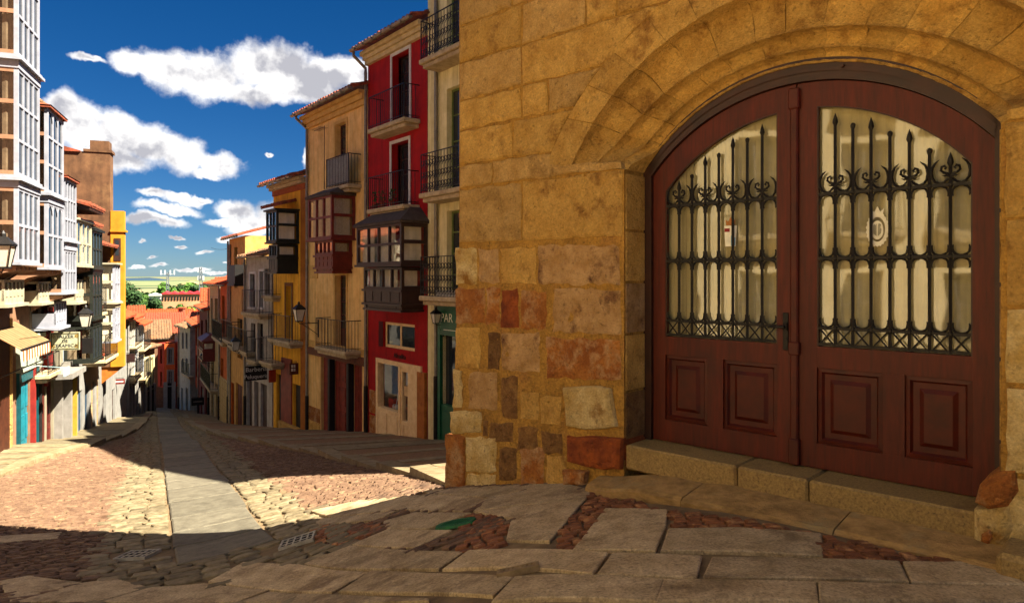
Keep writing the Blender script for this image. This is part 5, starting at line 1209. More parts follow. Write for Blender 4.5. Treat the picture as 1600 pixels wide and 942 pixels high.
mb = MB(); mb.cbox(X(-2.62)+.004, X(-2.42), -.22, .02, h.z0-.3, .5, .02); h.part('stone_post', mb, ST['goldpale'])
# B: turquoise double door, striped awning
tB0, tB1 = -2.48, .02
h = House('turquoise_door_house', L0.sub(tB0), g(*L0.at(.0, -.3))-.5, 'brown house with arched white galleries over a turquoise double door', group=GR); X = lambda t: t-tB0
dd = (X(LT(28)), X(LT(55)), h.z0-.2, LZ(42, 592)); bw = (X(LT(60)), X(LT(66)), h.z0+1.2, LZ(62, 575))
h.wall(0, X(tB1)-.02, 6.6, [dd], BWALL, 6); h.roof(0, X(tB1), 6.62, 4, .3, .55, TILEB)
a, b = X(-1.9), X(-.06)
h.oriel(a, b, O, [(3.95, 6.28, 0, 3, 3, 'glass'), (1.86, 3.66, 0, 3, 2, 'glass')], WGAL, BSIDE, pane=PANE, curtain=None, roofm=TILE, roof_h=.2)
arch = MB()
for i in range(3):
    w = (b-a-.18)/3; xc = a+.09+w*(i+.5)
    for zt_ in (3.58, 6.2):
        for k in range(6):
            t0, t1 = math.pi*k/6, math.pi*(k+1)/6; r = w/2-.03
            arch.add([(xc+r*math.cos(t0), -O+.02, zt_-.26+.26*math.sin(t0)), (xc+r*math.cos(t1), -O+.02, zt_-.26+.26*math.sin(t1)), (xc+r*math.cos(t1), -O+.02, zt_), (xc+r*math.cos(t0), -O+.02, zt_)], [(0, 1, 2, 3), (3, 2, 1, 0)])
h.part('arched_head', arch, WGAL); band(h, a, b, 3.66, 3.92, O); bracketed(h, a, b, 1.78, O, 6); low_gallery(h, X(LT(60, .5)), X(LT(84, .5)), .93, 1.45, .5, 5)
TEAL = mat('turquoise_paint', '#0a7280', '#085c68', 5, .5, .2, 30, 0, spec=.4); DTEAL = mat('dark_teal_paint', '#0b4a50', '#083a40', 5, .5, .2, 30, 0)
h.board_door(*dd, TEAL, 2, .06, 3, 'double_door')
mb = MB(); mb.box(dd[0]-.16, dd[0]-.01, -.08, .1, h.z0-.3, dd[3]+.3); mb.box(dd[1]+.01, dd[1]+.1, -.08, .1, h.z0-.3, dd[3]+.3); mb.box(dd[0]-.01, dd[1]+.01, -.08, .1, dd[3]+.005, dd[3]+.3); h.part('door_surround', mb, DTEAL)
mb = MB(); mb.box(dd[0]-.2, dd[1]+.25, -.10, .02, dd[3]+.32, dd[3]+1.15); mb.cbox(dd[0]-.26, dd[1]+.32, -.22, .02, dd[3]+1.16, dd[3]+1.30, .02); mb.box(dd[0]-.23, dd[1]+.28, -.14, .02, dd[3]+.305, dd[3]+.40)
si = h.part('shop_fascia', mb, mat('pale_green_fascia', '#a3a896', '#8a9080', 5, .7, .3, 30, 0))
mb = MB(); mb.box(dd[1]-.55, dd[1]+.05, -.9, -.86, dd[3]-.02, dd[3]+.22); mb.tube([(dd[1]-.5, -.88, dd[3]+.25), (dd[1]-.5, 0, dd[3]+.35)], .012, 4); h.part('hanging_board', mb, mat('pale_blue_sign', '#a9c3c6', '#93aeb2', 8, .6, .1))
SG = mat('sign_green', '#3c6a5a', '#2c5446', 8, .7, 0)
for i in range(7): q = MB(); q.box(dd[0]+.35+.16*i, dd[0]+.45+.16*i, -.112, -.098, dd[3]+.62, dd[3]+.82+.05*(i % 3)); h.part('shop_letter', q, SG, si)
mb = MB(); mb.box(bw[0], bw[1], -.05, .02, h.z0, bw[3]); h.part('narrow_door', mb, mat('red_brown_door', '#5a2014', '#43170e', 6, .6, .3))
mb = MB(); mb.tube([(X(LT(57)), -.09, h.z0), (X(LT(57)), -.09, dd[3]-.3)], .06, 8); h.part('pipe_guard', mb, PIPEB)
mb = MB(); mb.tube([(X(LT(57)), -.08, dd[3]-.3), (X(LT(57)), -.08, 1.0)], .045, 8); h.part('downpipe', mb, GUT)
# awning: striped canvas sloping out over the pavement, with scalloped valance and arms
AW1 = mat('awning_sand', '#7a6848', '#665638', 4, .9, .1, 60, 0); AW2 = mat('awning_brown', '#6b4420', '#54341a', 4, .9, .1, 60, 0); AWR = mat('awning_rust', '#b85a2c', '#98461e', 4, .9, .1, 60, 0); AWW = mat('awning_white', '#c4baa2', '#b0a68e', 4, .9, .1, 60, 0)
xa, xb = X(-4.4), X(-1.65); zA, zB = .36, -.20; yA, yB = -.06, -.90; n = 22
st = MB(); bs = MB()
for i in range(n*2):
    x0, x1 = xa+(xb-xa)*i/(n*2), xa+(xb-xa)*(i+1)/(n*2); (st if i % 4 == 0 else bs).add([(x0, yA, zA), (x1, yA, zA), (x1, yB, zB), (x0, yB, zB)], [(0, 1, 2, 3)])
aw = h.part('awning', bs, AW1); h.part('awning_stripe', st, AW2, aw)
v1, v2 = MB(), MB()
for i in range(n):
    x0, x1 = xa+(xb-xa)*i/n, xa+(xb-xa)*(i+1)/n; (v1 if i % 2 else v2).add([(x0, yB, zB), (x1, yB, zB), (x1, yB-.01, zB-.27), ((x0+x1)/2, yB-.01, zB-.33), (x0, yB-.01, zB-.27)], [(0, 1, 2, 3, 4)])
h.part('valance', v1, AWR, aw); h.part('valance_stripe', v2, AWW, aw)
mb = MB()
for x in (xa+.5, xb-.35): mb.tube([(x, -.05, zA-1.4), (x, -.9, zB-.45), (x, yB, zB-.02)], .018, 5)
mb.tube([(xa, yB, zB), (xb, yB, zB)], .025, 5); h.part('awning_arm', mb, RAIL, aw)
bh = h
# C: narrow house with a white gallery
tC0, tC1 = .04, 1.75
h = House('narrow_gallery_house', L0.sub(tC0), g(*L0.at(1.7, -.3))-.5, 'narrow house with one tall white gallery beside the arched galleries', group=GR); X = lambda t: t-tC0
gd = [(.25, .8, h.z0-.3, h.z0+2.9), (.95, 1.5, h.z0-.3, h.z0+2.9)]
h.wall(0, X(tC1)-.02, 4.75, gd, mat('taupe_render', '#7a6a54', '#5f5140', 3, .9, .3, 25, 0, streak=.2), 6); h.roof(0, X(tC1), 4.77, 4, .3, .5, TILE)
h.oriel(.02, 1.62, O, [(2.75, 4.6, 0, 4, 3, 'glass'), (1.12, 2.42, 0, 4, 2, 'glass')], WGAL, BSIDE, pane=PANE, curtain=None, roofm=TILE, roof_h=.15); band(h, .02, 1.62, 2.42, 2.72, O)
bracketed(h, .02, 1.62, 1.05, O, 5); low_gallery(h, .25, 1.6, .12, .82, .62, 4, WGAL)
for o in gd: h.board_door(*o, mat('maroon_door', '#5c1a10', '#44120b', 6, .6, .3), 1, .08, 4)
mb = MB(); mb.box(1.50, 1.68, -.12, .02, -1.9, .7); mb.box(.05, .2, -.12, .02, h.z0, -1.0); h.part('red_pilaster', mb, mat('red_pilaster_paint', '#842018', '#6c1812', 5, .7, .2, 25, 0))
h.balcony(.05, 1.5, LZ(95, 565), .5, gap=.14, h=.6)
# D: cream gallery under a deep tiled eave
tD0, tD1 = 1.77, 4.2
h = House('eaves_house', L0.sub(tD0), g(*L0.at(4.2, -.3))-.5, 'house with a cream three-light gallery under deep tiled eaves', group=GR); X = lambda t: t-tD0
gd = [(.2, 1.05, h.z0-.3, h.z0+3.1), (1.3, 2.1, h.z0-.3, h.z0+2.9)]
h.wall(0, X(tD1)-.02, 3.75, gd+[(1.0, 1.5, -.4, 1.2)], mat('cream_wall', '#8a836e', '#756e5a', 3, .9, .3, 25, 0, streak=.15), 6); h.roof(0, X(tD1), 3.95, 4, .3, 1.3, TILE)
mb = MB()
for i in range(10): x = .1+i*.24; mb.box(x, x+.08, -1.25, .02, 3.80, 3.93)
h.part('rafter', mb, BROWNW)
h.oriel(X(LT(120.5, O)), X(LT(143.5, O)), O, [(1.98, 3.45, 0, 3, 2, 'glass')], CGAL, CGAL, curtain=CURT, roof_h=0); bracketed(h, X(LT(120.5, O)), X(LT(143.5, O)), 1.9, O, 6); low_gallery(h, X(LT(118, .6)), X(LT(136, .6)), .80, 1.5, .6, 4, CGAL)
for o in gd: h.board_door(*o, mat('dark_red_door', '#54160e', '#3e100a', 6, .6, .3), 2, .08, 4)
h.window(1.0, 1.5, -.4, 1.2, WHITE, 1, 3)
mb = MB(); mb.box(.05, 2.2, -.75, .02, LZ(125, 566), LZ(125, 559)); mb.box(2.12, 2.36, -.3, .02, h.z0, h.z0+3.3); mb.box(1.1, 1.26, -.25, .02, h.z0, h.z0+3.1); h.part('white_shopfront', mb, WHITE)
mb = MB(); mb.box(.12, .55, -.12, .02, -1.3, .6); h.part('wall_panel', mb, mat('red_pilaster_paint', '#a02c22'))
# E: black gallery
tE0, tE1 = 4.22, 6.3
h = House('black_gallery_house', L0.sub(tE0), g(*L0.at(6.2, -.3))-.5, 'house with a tall black timber gallery next to the cream one', group=GR); X = lambda t: t-tE0
gd = [(.3, 1.0, h.z0-.3, h.z0+2.8), (1.25, 1.8, h.z0-.3, h.z0+2.8)]
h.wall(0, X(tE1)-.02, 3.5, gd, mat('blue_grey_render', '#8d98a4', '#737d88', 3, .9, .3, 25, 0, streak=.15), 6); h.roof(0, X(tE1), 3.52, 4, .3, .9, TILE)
h.oriel(.05, X(LT(160, O)), O, [(1.95, 3.25, 0, 3, 2, 'glass'), (.1, 1.7, 0, 3, 2, 'glass'), (-1.45, -.2, .0, 3, 1, 'glass')], BLW, BLW, curtain=None, pane=PANE)
for zz in (1.70, -.15): band(h, .05, X(LT(160, O)), zz, zz+.22, O, BLW)
for o in gd: h.board_door(*o, mat('blue_door', '#2c4256', '#203242', 6, .6, .3), 1, .08, 3)
mb = MB(); mb.box(1.05, 1.2, -.2, .02, h.z0, h.z0+3); h.part('yellow_post', mb, mat('yellow_post_paint', '#a4862c', '#8c7022', 5, .7, .2, 25, 0))
# F: house with a glazed white corner gallery and plants
tF0, tF1 = 6.32, 11.2
h = House('white_corner_gallery_house', L0.sub(tF0), g(*L0.at(11, -.3))-.5, 'pale house with a tall white glazed gallery in front of the yellow wall', group=GR); X = lambda t: t-tF0
gd = [(.3+1.2*i, 1.05+1.2*i, h.z0-.3, h.z0+2.7) for i in range(4)]
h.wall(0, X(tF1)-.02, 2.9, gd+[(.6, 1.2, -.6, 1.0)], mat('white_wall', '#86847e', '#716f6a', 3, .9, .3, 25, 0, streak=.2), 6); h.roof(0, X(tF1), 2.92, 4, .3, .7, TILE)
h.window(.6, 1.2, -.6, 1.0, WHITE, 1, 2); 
h.oriel(X(8.6), X(9.9), O+.05, [(.55, 2.1, 0, 2, 2, 'glass'), (-1.1, .3, 0, 2, 2, 'glass')], WGAL, CGAL, curtain=CURT, roofm=CGAL, roof_h=.0); band(h, X(8.6), X(9.9), .3, .52, O+.05, CGAL)
h.balcony(X(7.3), X(10.2), -1.75, .85, gap=.14); h.balcony(X(6.9), X(8.5), .15, .7, gap=.14)
for i, o in enumerate(gd): h.board_door(*o, mat('blue_door', '#2c4256') if i < 2 else mat('pale_wood_door', '#a88a62', '#8a7050', 6, .6, .3), 1, .08, 3)
for i, (x, y, z, l) in enumerate(((X(7.3), -.5, .15, 'leafy potted plant on the small balcony left of the white gallery'), (X(7.9), -.5, .15, 'tall potted plant against the white gallery side'), (X(7.7), -.6, -1.75, 'dark red potted plant on the lower balcony'))):
    flower_pot(h.fr, x, y, z, l, .13, H=.75 if i < 2 else .35, leafm=mat('dark_red_leaf', '#5a1a1a', '#3c1010', 14, .8, .2) if i == 2 else None)
# G: yellow jettied house
tG0, tG1 = 11.25, 13.4
h = House('yellow_parapet_house', L0.sub(tG0), g(*L0.at(13.3, -.3))-.5, 'plain yellow house with a flat parapet jutting out past the white gallery', group=GR); X = lambda t: t-tG0
zb = LZ(190, 575, O); zt = LZ(194, 330, O)
h.wall(0, X(tG1), zb+.1, [(.4, 1.1, h.z0-.3, h.z0+2.5)], mat('white_wall', '#c9c7c0'), 5, back=True); h.board_door(.4, 1.1, h.z0-.3, h.z0+2.5, BROWNW, 1)
yb = MB(); YB = mat('bright_yellow_render', '#b87c18', '#a06a10', 3, .9, .25, 25, 0, streak=.1)
h.wall(0, .5, zt, (), YB, -.37, y=-O, z0=zb, name='jettied_wall')
mb = MB(); mb.box(-.06, .56, -O-.08, -.36, zt-.95, zt-.86); h.part('parapet_band', mb, YB)
mb = MB(); x = -.012; ya, yb_ = -.78, -.50; za, zb_ = LZ(180, 409, .3), LZ(180, 375, .3); mb.box(-.02, -.004, ya, yb_, za, zb_); w = h.part('side_window', mb, BROWNW)
mb = MB(); mb.box(-.024, -.021, ya+.08, yb_-.06, za+.25, zb_-.1); h.part('pane', mb, PANE, w)
mb = MB(); mb.xprism([(-O, zb), (0, zb-.75), (0, zb)], .1, .22); mb.xprism([(-O, zb), (0, zb-.75), (0, zb)], .38, .48); h.part('bracket', mb, mat('orange_bracket', '#a8601c', '#8a4a12', 5, .8, .2))
# H: tall brown gabled wall behind
tH0, tH1 = 13.6, 18.4
h = House('brown_gable_house', L0.sub(tH0), g(*L0.at(18, -.3))-.5, 'tall brown rendered house with a bare side wall and a rooftop room', group=GR); X = lambda t: t-tH0
BR = mat('bare_brown_render', '#6c4c32', '#4e3522', 2, .95, .5, 18, 0, c3='#7c5c3c', c3s=.6, streak=.3)
k = lambda py: LZ(168, py, -.6)
ztl = LZ(199, 492); W_ = X(tH1)
ops = [(.5+1.4*i, 1.2+1.4*i, ztl-2.4, ztl-.6) for i in range(3)]+[(.4, 1.2, h.z0-.2, h.z0+2.6)]
h.wall(0, W_, ztl, ops, mat('white_wall', '#a09e97'), 6); h.roof(0, W_, ztl+.02, 4, .3, .5, TILEO)
for o in ops[:3]: h.window(*o, BROWNW, 2, 2)
h.board_door(*ops[3], BROWNW, 1)
zt = LZ(168, 246)
mb = MB(); mb.box(-2.32, -1.55, -.35, 9, zb, zt-.02); mb.box(-2.36, -1.5, -.42, .7, zt-.02, zt+.10); mb.box(-2.3, -1.6, -.30, .45, zt+.10, zt+.5); h.part('side_wall', mb, BR)
mb = MB(); mb.add([(-2.4, .8, zt), (-1.5, .8, zt), (-1.5, 5, zt+1.1), (-2.4, 5, zt+1.1), (-2.4, .8, zt-.05), (-1.5, .8, zt-.05), (-1.5, 5, zt-.05), (-2.4, 5, zt-.05)], [(0,1,2,3),(0,4,5,1),(3,7,4,0),(1,5,6,2)]); h.part('roof', mb, TILE)
mb = MB(); mb.box(-2.2, -1.0, 3.4, 5.2, zt, zt+2.3); rt = h.part('rooftop_room', mb, mat('rooftop_brown', '#7a3c22', '#5c2a18', 4, .8, .3)); mb = MB(); mb.box(-2.215, -2.202, 3.75, 4.5, zt+.9, zt+1.9); h.part('pane', mb, PANE, rt); mb = MB(); mb.cbox(-2.4, -.9, 3.2, 5.4, zt+2.3, zt+2.52, .05); h.part('room_roof', mb, TILE, rt)
mb = MB(); mb.box(-2.332, -2.322, 2.0, 2.55, LZ(131, 297, -2), LZ(131, 287, -2)); h.part('side_opening', mb, DARKROOM)
# lower left houses, to the bend
def left_row(name, t0, t1, top, label, m, wins=3, floors=2, rm=TILEO, ground=WHITE, bal=True, over=.5):
    h = House(name, L0.sub(t0), g(*L0.at(t1, -.3))-.5, label, group=GR); W_ = t1-t0; ops = []; n = wins; gz = h.z0+3.0
    H = top-gz
    for j in range(floors):
        for i in range(n):
            xc = W_*(i+.5)/n; zz = gz+.25+H*j/floors; ops.append((xc-.4, xc+.4, zz, zz+min(2.1, H/floors-.5)))
    go = [(W_*(i+.5)/n-.45, W_*(i+.5)/n+.45, h.z0-.2, h.z0+2.6) for i in range(n)]
    h.wall(0, W_-.02, top, ops+go, m, 6)
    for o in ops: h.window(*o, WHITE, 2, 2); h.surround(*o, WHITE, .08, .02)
    for i, o in enumerate(go): h.board_door(*o, (BROWNW, mat('pale_wood_door', '#a88a62'), DARKROOM)[i % 3], 1, .08, 3)
    mb = MB()
    for i in range(n+1): x = W_*i/n; mb.box(max(0, x-.12), min(W_-.02, x+.12), -.1, .02, h.z0-.2, h.z0+2.7)
    h.part('shop_pilaster', mb, ground)
    if bal:
        for j in range(floors): zz = gz+.25+H*j/floors; h.balcony(.2, W_-.2, zz, .45, gap=.16)
    h.roof(0, W_, top+.02, 4, .32, over, rm); h.pipe(.05, h.z0, top-.1, foot=0, m=WHITE); return h
LW = mat('pale_left_render', '#b0ada4', '#96938a', 3, .9, .3, 25, 0, streak=.15)
left_row('tiled_white_house', 18.5, 22.0, LZ(203, 497), 'white house with an orange tiled roof just below the yellow parapet', LW, 3, 2)
left_row('low_white_house', 22.05, 25.6, LZ(214, 508), 'second white house down the slope with white pipes and tiled eaves', mat('blue_white_render', '#a2a7b0', '#8a8f98', 3, .9, .3, 25, 0, streak=.15), 3, 2)
# ------------------------------------------------------------------ foot of the street
def block(name, corner_px, Y, ang, w, d, ztop, zbot, label, m, wins=(), rm=TILEO, roof='shed', slope=.3, cols=None, grp=GR, wm_=WHITE):
    x = (corner_px-CX)/FPX*Y; f = Frame((x, Y), (math.cos(ang), math.sin(ang))); h = House(name, f, zbot, label, group=grp)
    ops = [(a*w, b*w, ztop-c, ztop-c+e) for a, b, c, e in wins]
    h.wall(0, w, ztop, ops, m, d, z0=zbot)
    for o in ops: h.window(*o, wm_, 2, 2, y=.12, fw=.09); h.surround(*o, wm_, .1, .04)
    if roof: h.roof(0, w, ztop+.02, d, slope, .5, rm, pitch=.24)
    if cols:
        mb = MB()
        for q in cols: mb.box(q*w-.16, q*w+.16, -.12, .02, zbot, zbot+2.9)
        h.part('column', mb, WHITE)
        mb = MB(); mb.box(.1, w-.1, -.06, .02, zbot, zbot+2.8); h.part('shopfront', mb, DARKROOM)
    return h
zz = lambda py, Y: EYE+(HY-py)/FPX*Y
ORG = mat('orange_brick_render', '#c85a2a', '#ac4a20', 3, .9, .25, 25, 0); DRED = mat('dark_red_render', '#9c2c1a', '#80200f', 3, .9, .25, 25, 0); CRW = mat('cream_yellow_render', '#d3c193', '#bba878', 3, .9, .25, 25, 0)
block('cream_bend_house', 225, 50, math.radians(100), 2.3, 3, zz(544, 50), -9.2, 'cream house with tall shuttered windows where the street bends', CRW, [(.18, .38, 3.1, 2.2), (.6, .8, 3.1, 2.2), (.18, .38, 6.3, 2.3), (.6, .8, 6.3, 2.3)], TILEB, slope=.14, cols=(.08, .5, .92), wm_=mat('olive_shutter', '#6c6a4c', '#55543a', 6, .7, .2))
h = block('orange_bend_house', 257, 62, math.radians(22), .82, 4, zz(537, 62), -10.6, 'bright orange house at the bend with white framed windows', ORG, [(.35, .8, 1.75, 1.3), (.35, .8, 3.7, 1.3)], None, roof=None, cols=(.1, .9))
f2 = Frame(h.fr.at(0), (math.cos(math.radians(-38)), math.sin(math.radians(-38))))
h2 = House('orange_bend_wing', Frame(f2.at(-1.25), f2.ax), -10.6, 'deep red angled wing of the orange house in the bend', group=GR)
zt = zz(537, 62); ops = [(.45, .85, zt-1.8, zt-.5), (.45, .85, zt-3.8, zt-2.5)]
h2.wall(0, 1.22, zt, ops, DRED, 3, z0=-8.2); 
for o in ops: h2.window(*o, mat('olive_shutter', '#6c6a4c'), 2, 2)
block('green_white_house', 273, 64, math.radians(10), 1.1, 5, zz(520, 64), -10.8, 'narrow white house between the orange house and the dark right row', mat('green_white_render', '#c6c8b4', '#abae98', 3, .9, .25, 25, 0), [(.2, .5, 2.2, 1.3), (.2, .5, 4.2, 1.3)], TILE, cols=(.15, .85))
# roofs stepping down behind
def roofed(name, px0, px1, Y, py_eave, d, slope, label, rm, wm_=None, zb=-12, ang=0):
    x0, x1 = (px0-CX)/FPX*Y, (px1-CX)/FPX*Y; kk = (px0+px1-2*CX)/2/FPX; x1 = x0+(x1-x0)*math.sqrt(1+kk*kk)/(1+kk*kk); ang += -math.atan(kk); f = Frame((x0, Y), (math.cos(ang), math.sin(ang))); h = House(name, f, zb, label, 'house', 'tiled houses below the street')
    zt = zz(py_eave, Y); h.wall(0, x1-x0, zt, (), wm_ or CRW, d, z0=zb); h.roof(0, x1-x0, zt+.02, d, slope, .4, rm, pitch=.24); h.gutter(-.1, x1-x0+.1, zt, -.45, GUT); return h
roofed('brown_roof_house', 213, 268, 66, 530, 8, .16, 'house under a broad weathered brown roof above the orange house', TILEB, mat('roof_gable', '#7a5a42', '#5e4432', 4, .9, .3))
roofed('long_roof_house', 218, 292, 74, 522, 9, .19, 'long house with a patchy orange and brown roof behind the brown one', TILE, mat('roof_gable', '#7a5a42'))
roofed('bright_roof_house', 229, 304, 84, 502, 5, .22, 'house with the brightest orange red roof below the trees', mat('bright_tile', '#c2451a', '#983416', 6, .9, .4, 30, 0, grain=.35, gscale=5, c3='#8a4a2c', c3s=1), mat('dull_tan', '#9c7a4a', '#80623a', 4, .9, .3), -12)  # plain tan wall colour
roofed('corner_roof_house', 292, 322, 80, 508, 6, .34, 'house with a steep orange roof next to the brightest roof', mat('bright_tile', '#e2501c'), ORG, -13, math.radians(-14))
roofed('cream_turret_house', 200, 226, 72, 491, 3, .22, 'small cream walled house with an orange hipped roof above the white houses', TILEO, mat('cream_wall', '#cfc6a8'), -8)
roofed('upper_right_house', 337, 360, 66, 445, 3, .2, 'tiled roof showing over the classical house on the right', TILEO, BUFF, -10)
roofed('lower_right_roof', 314, 340, 74, 471, 4, .3, 'orange tiled roof left of the classical house on the right', TILEO, mat('roof_gable', '#7a5a42'), -11)
# chimneys
def chimney(px, py, Y, label):
    x = (px-CX)/FPX*Y; z = zz(py, Y); o = empty('chimney', (x, Y, z-1.4), 0, label, 'chimney', 'chimneys on the lower roofs'); q = MB(); q.box(-.3, .3, -.3, .3, -1.5, 1.2); obj('stack', q, mat('chimney_brick', '#7a4a34', '#5c3624', 8, .9, .4), o); q = MB(); q.cbox(-.4, .4, -.4, .4, 1.2, 1.4, .04); obj('cap', q, TILE, o)
chimney(284, 480, 88, 'dark chimney on the ridge of the brightest roof'); chimney(247, 505, 76, 'small chimney on the patchy long roof')

# ------------------------------------------------------------------ country beyond
def sheet(name, rows, m, kind='structure'):
    mb = MB(); n = len(rows[0])
    for r in rows: mb.v += r
    mb.f = [(j*n+i, j*n+i+1, (j+1)*n+i+1, (j+1)*n+i) for j in range(len(rows)-1) for i in range(n-1)]
    return obj(name, mb, m, kind=kind, smooth=True)
def ter(x, y):
    z = -12-max(0, min(1, (y-60)/180))*20 if y > -20 else -12
    if y > 700: z += 4*mnoise.noise(Vector((x/900, y/900, 3)))+max(0, (y-1500)/2500)*6
    return z-.5
FIELD = bpy.data.materials.new('fields'); FIELD.use_nodes = True
N, L = FIELD.node_tree.nodes, FIELD.node_tree.links; b = N['Principled BSDF']; b.inputs['Roughness'].default_value = .95; gg = N.new('ShaderNodeNewGeometry')
mp = N.new('ShaderNodeMapping'); mp.inputs['Scale'].default_value = (1/420, 1/260, 0); mp.inputs['Rotation'].default_value = (0, 0, .35); L.new(gg.outputs['Position'], mp.inputs[0])
vo = N.new('ShaderNodeTexVoronoi'); vo.inputs['Scale'].default_value = 1; L.new(mp.outputs[0], vo.inputs['Vector']); cr_ = N.new('ShaderNodeValToRGB'); sp = N.new('ShaderNodeSeparateColor'); L.new(vo.outputs['Color'], sp.inputs[0]); L.new(sp.outputs[0], cr_.inputs[0])
e = cr_.color_ramp; e.interpolation = 'CONSTANT'; e.elements[0].color = (*hx('#4d6434'), 1); e.elements[1].color = (*hx('#7c7a58'), 1); e.elements[1].position = .3
for p, c in ((.5, '#66704c'), (.66, '#8c845a'), (.82, '#3d5530'), (.92, '#767652')): q = e.elements.new(p); q.color = (*hx(c), 1)
nz = N.new('ShaderNodeTexNoise'); nz.inputs['Scale'].default_value = .01; nz.inputs['Detail'].default_value = 8; L.new(gg.outputs['Position'], nz.inputs['Vector']); hs = N.new('ShaderNodeHueSaturation'); mr_ = N.new('ShaderNodeMapRange'); mr_.inputs[3].default_value = .42; mr_.inputs[4].default_value = .8; L.new(nz.outputs['Fac'], mr_.inputs[0]); L.new(mr_.outputs[0], hs.inputs['Value']); L.new(cr_.outputs[0], hs.inputs['Color']); L.new(hs.outputs[0], b.inputs['Base Color'])
YS_ = [-60, -20, 60, 100, 140, 200, 260, 350, 500, 700, 900, 1200, 1600, 2200, 3000, 4200, 6000, 9000, 14000]
sheet('terrain', [[(x*max(1, abs(y)/300+.6), y, ter(x*max(1, abs(y)/300+.6), y)) for x in range(-420, 421, 30)] for y in YS_], FIELD)
# hills: a wooded ridge on the left, distance haze painted into its blue, a straw-coloured rise on the right
def ridge(name, px0, px1, Y, top, depth, m, prof):
    rows = []; n = 40
    for j in range(7):
        v = j/6; r = []
        for i in range(n+1):
            u = i/n; x = ((px0+(px1-px0)*u)-CX)/FPX*Y; hgt = prof(u)*math.sin(math.pi*min(1, v*1.0))**.7; base = ter(x, Y+depth*(v-.5))-3
            r.append((x*(1+(v-.5)*depth/Y), Y+depth*(v-.5), base+(zz(top, Y)-base)*hgt))
        rows.append(r)
    return sheet(name, rows, m)
bump_ = lambda u: max(0, min(1, min(u, 1-u)*5))**.6
ridge('wooded_hill', 120, 262, 5200, 433.5, 1500, mat('hill_wood_haze', '#223a4c', '#1b3040', .004, .95, 0, 1, 0), lambda u: bump_(u)*(.9+.1*math.sin(u*9)))
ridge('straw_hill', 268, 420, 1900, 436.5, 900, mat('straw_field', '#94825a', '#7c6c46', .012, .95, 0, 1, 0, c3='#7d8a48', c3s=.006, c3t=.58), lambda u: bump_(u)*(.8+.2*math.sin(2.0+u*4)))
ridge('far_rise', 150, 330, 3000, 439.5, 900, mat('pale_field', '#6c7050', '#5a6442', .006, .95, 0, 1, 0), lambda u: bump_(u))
# trees: trunk, limbs and a crown of leaf clumps
BARK = mat('bark', '#5a4632', '#3d2f22', 6, .95, .6, 20, .1)
def leafm(n, a, b_): return mat(n, a, b_, .5, .85, 0, 1, .12, c3=b_, c3s=1.1)
TREES = [leafm('leaf_dark', '#2d4a1e', '#1a3014'), leafm('leaf_mid', '#46661f', '#2f4c18'), leafm('leaf_light', '#6d8428', '#4a641e')]
def tree(px, Y, py_top, wpx, m, label, name='tree', seed=0, leaf=.5, cyp=False, grp='trees below the old town'):
    r = random.Random(seed); x = (px-CX)/FPX*Y; wpx *= 1.45; zb = ter(x, Y); zt = zz(py_top-2, Y); H = zt-zb; Wd = wpx/FPX*Y/2
    o = empty(name, (x, Y, zb), r.uniform(0, 6), label, 'tree', grp); t = MB(); t.tube([(0, 0, -.5), (.1, 0, H*.3), (-.05, .1, H*.6), (0, 0, H*.85)], [H*.03, H*.022, H*.014, H*.005], 7)
    cl = []
    for k in range(15):
        a = r.uniform(0, 6.28); u = r.uniform(.35, .93); s = (1-abs(u-.5)*1.1) if not cyp else 1.05-u*.9; rad = Wd*.75*s*r.uniform(.5, 1)
        c = Vector((rad*math.cos(a), rad*math.sin(a), H*u)); cl.append((c, Wd*r.uniform(.36, .6)*(1 if not cyp else .7)))
        t.tube([(0, 0, H*u*.6), c*.6+Vector((0, 0, H*u*.3)), c], [H*.012, H*.007, H*.003], 5)
    obj('trunk', t, BARK, o); q = MB(); n = 300
    for c, R in cl:
        for k in range(n):
            d = Vector((r.gauss(0, 1), r.gauss(0, 1), r.gauss(0, .85))); d = d.normalized()*R*(r.random()**.4)*r.uniform(.75, 1.15); p = c+d; w = leaf*r.uniform(.5, 1.1)
            nn = (d.normalized()+Vector((r.uniform(-1, 1), r.uniform(-1, 1), r.uniform(-.2, 1)))*.7).normalized(); e1 = nn.orthogonal().normalized(); e2 = nn.cross(e1); th = r.uniform(0, 3.14); f1 = e1*math.cos(th)+e2*math.sin(th); f2 = nn.cross(f1)
            q.quad(p-f1*w, p-f2*w*.6, p+f1*w, p+f2*w*.6)
    obj('crown', q, m, o)
for i, (px, Y, pt, w, mi, l) in enumerate(((202,118,440,34,0,'tall dark tree right behind the yellow house corner'), (226,126,455,26,1,'mid green tree right of the tallest dark one'), (244,122,462,26,0,'dark round tree in front of the pale shed'),
    (268,118,466,20,0,'dark upright tree in the middle below the red factory'), (285,122,470,18,1,'small dark tree beside the parked cars below the factory'), (302,112,478,26,2,'low light green tree behind the brightest roof'),
    (318,116,464,36,2,'broad light green tree at the right of the tree line'), (214,104,482,22,1,'low bushy tree above the cream turret roof'), (256,106,486,26,1,'low bushy tree in the centre behind the roofs'), (232,108,484,20,0,'low dark tree left of the centre behind the roofs'), (282,104,488,24,2,'low light bush behind the chimney'))):
    tree(px, Y, pt, w, TREES[mi], l, seed=i+3, cyp=(i in (3,)), leaf=.33)
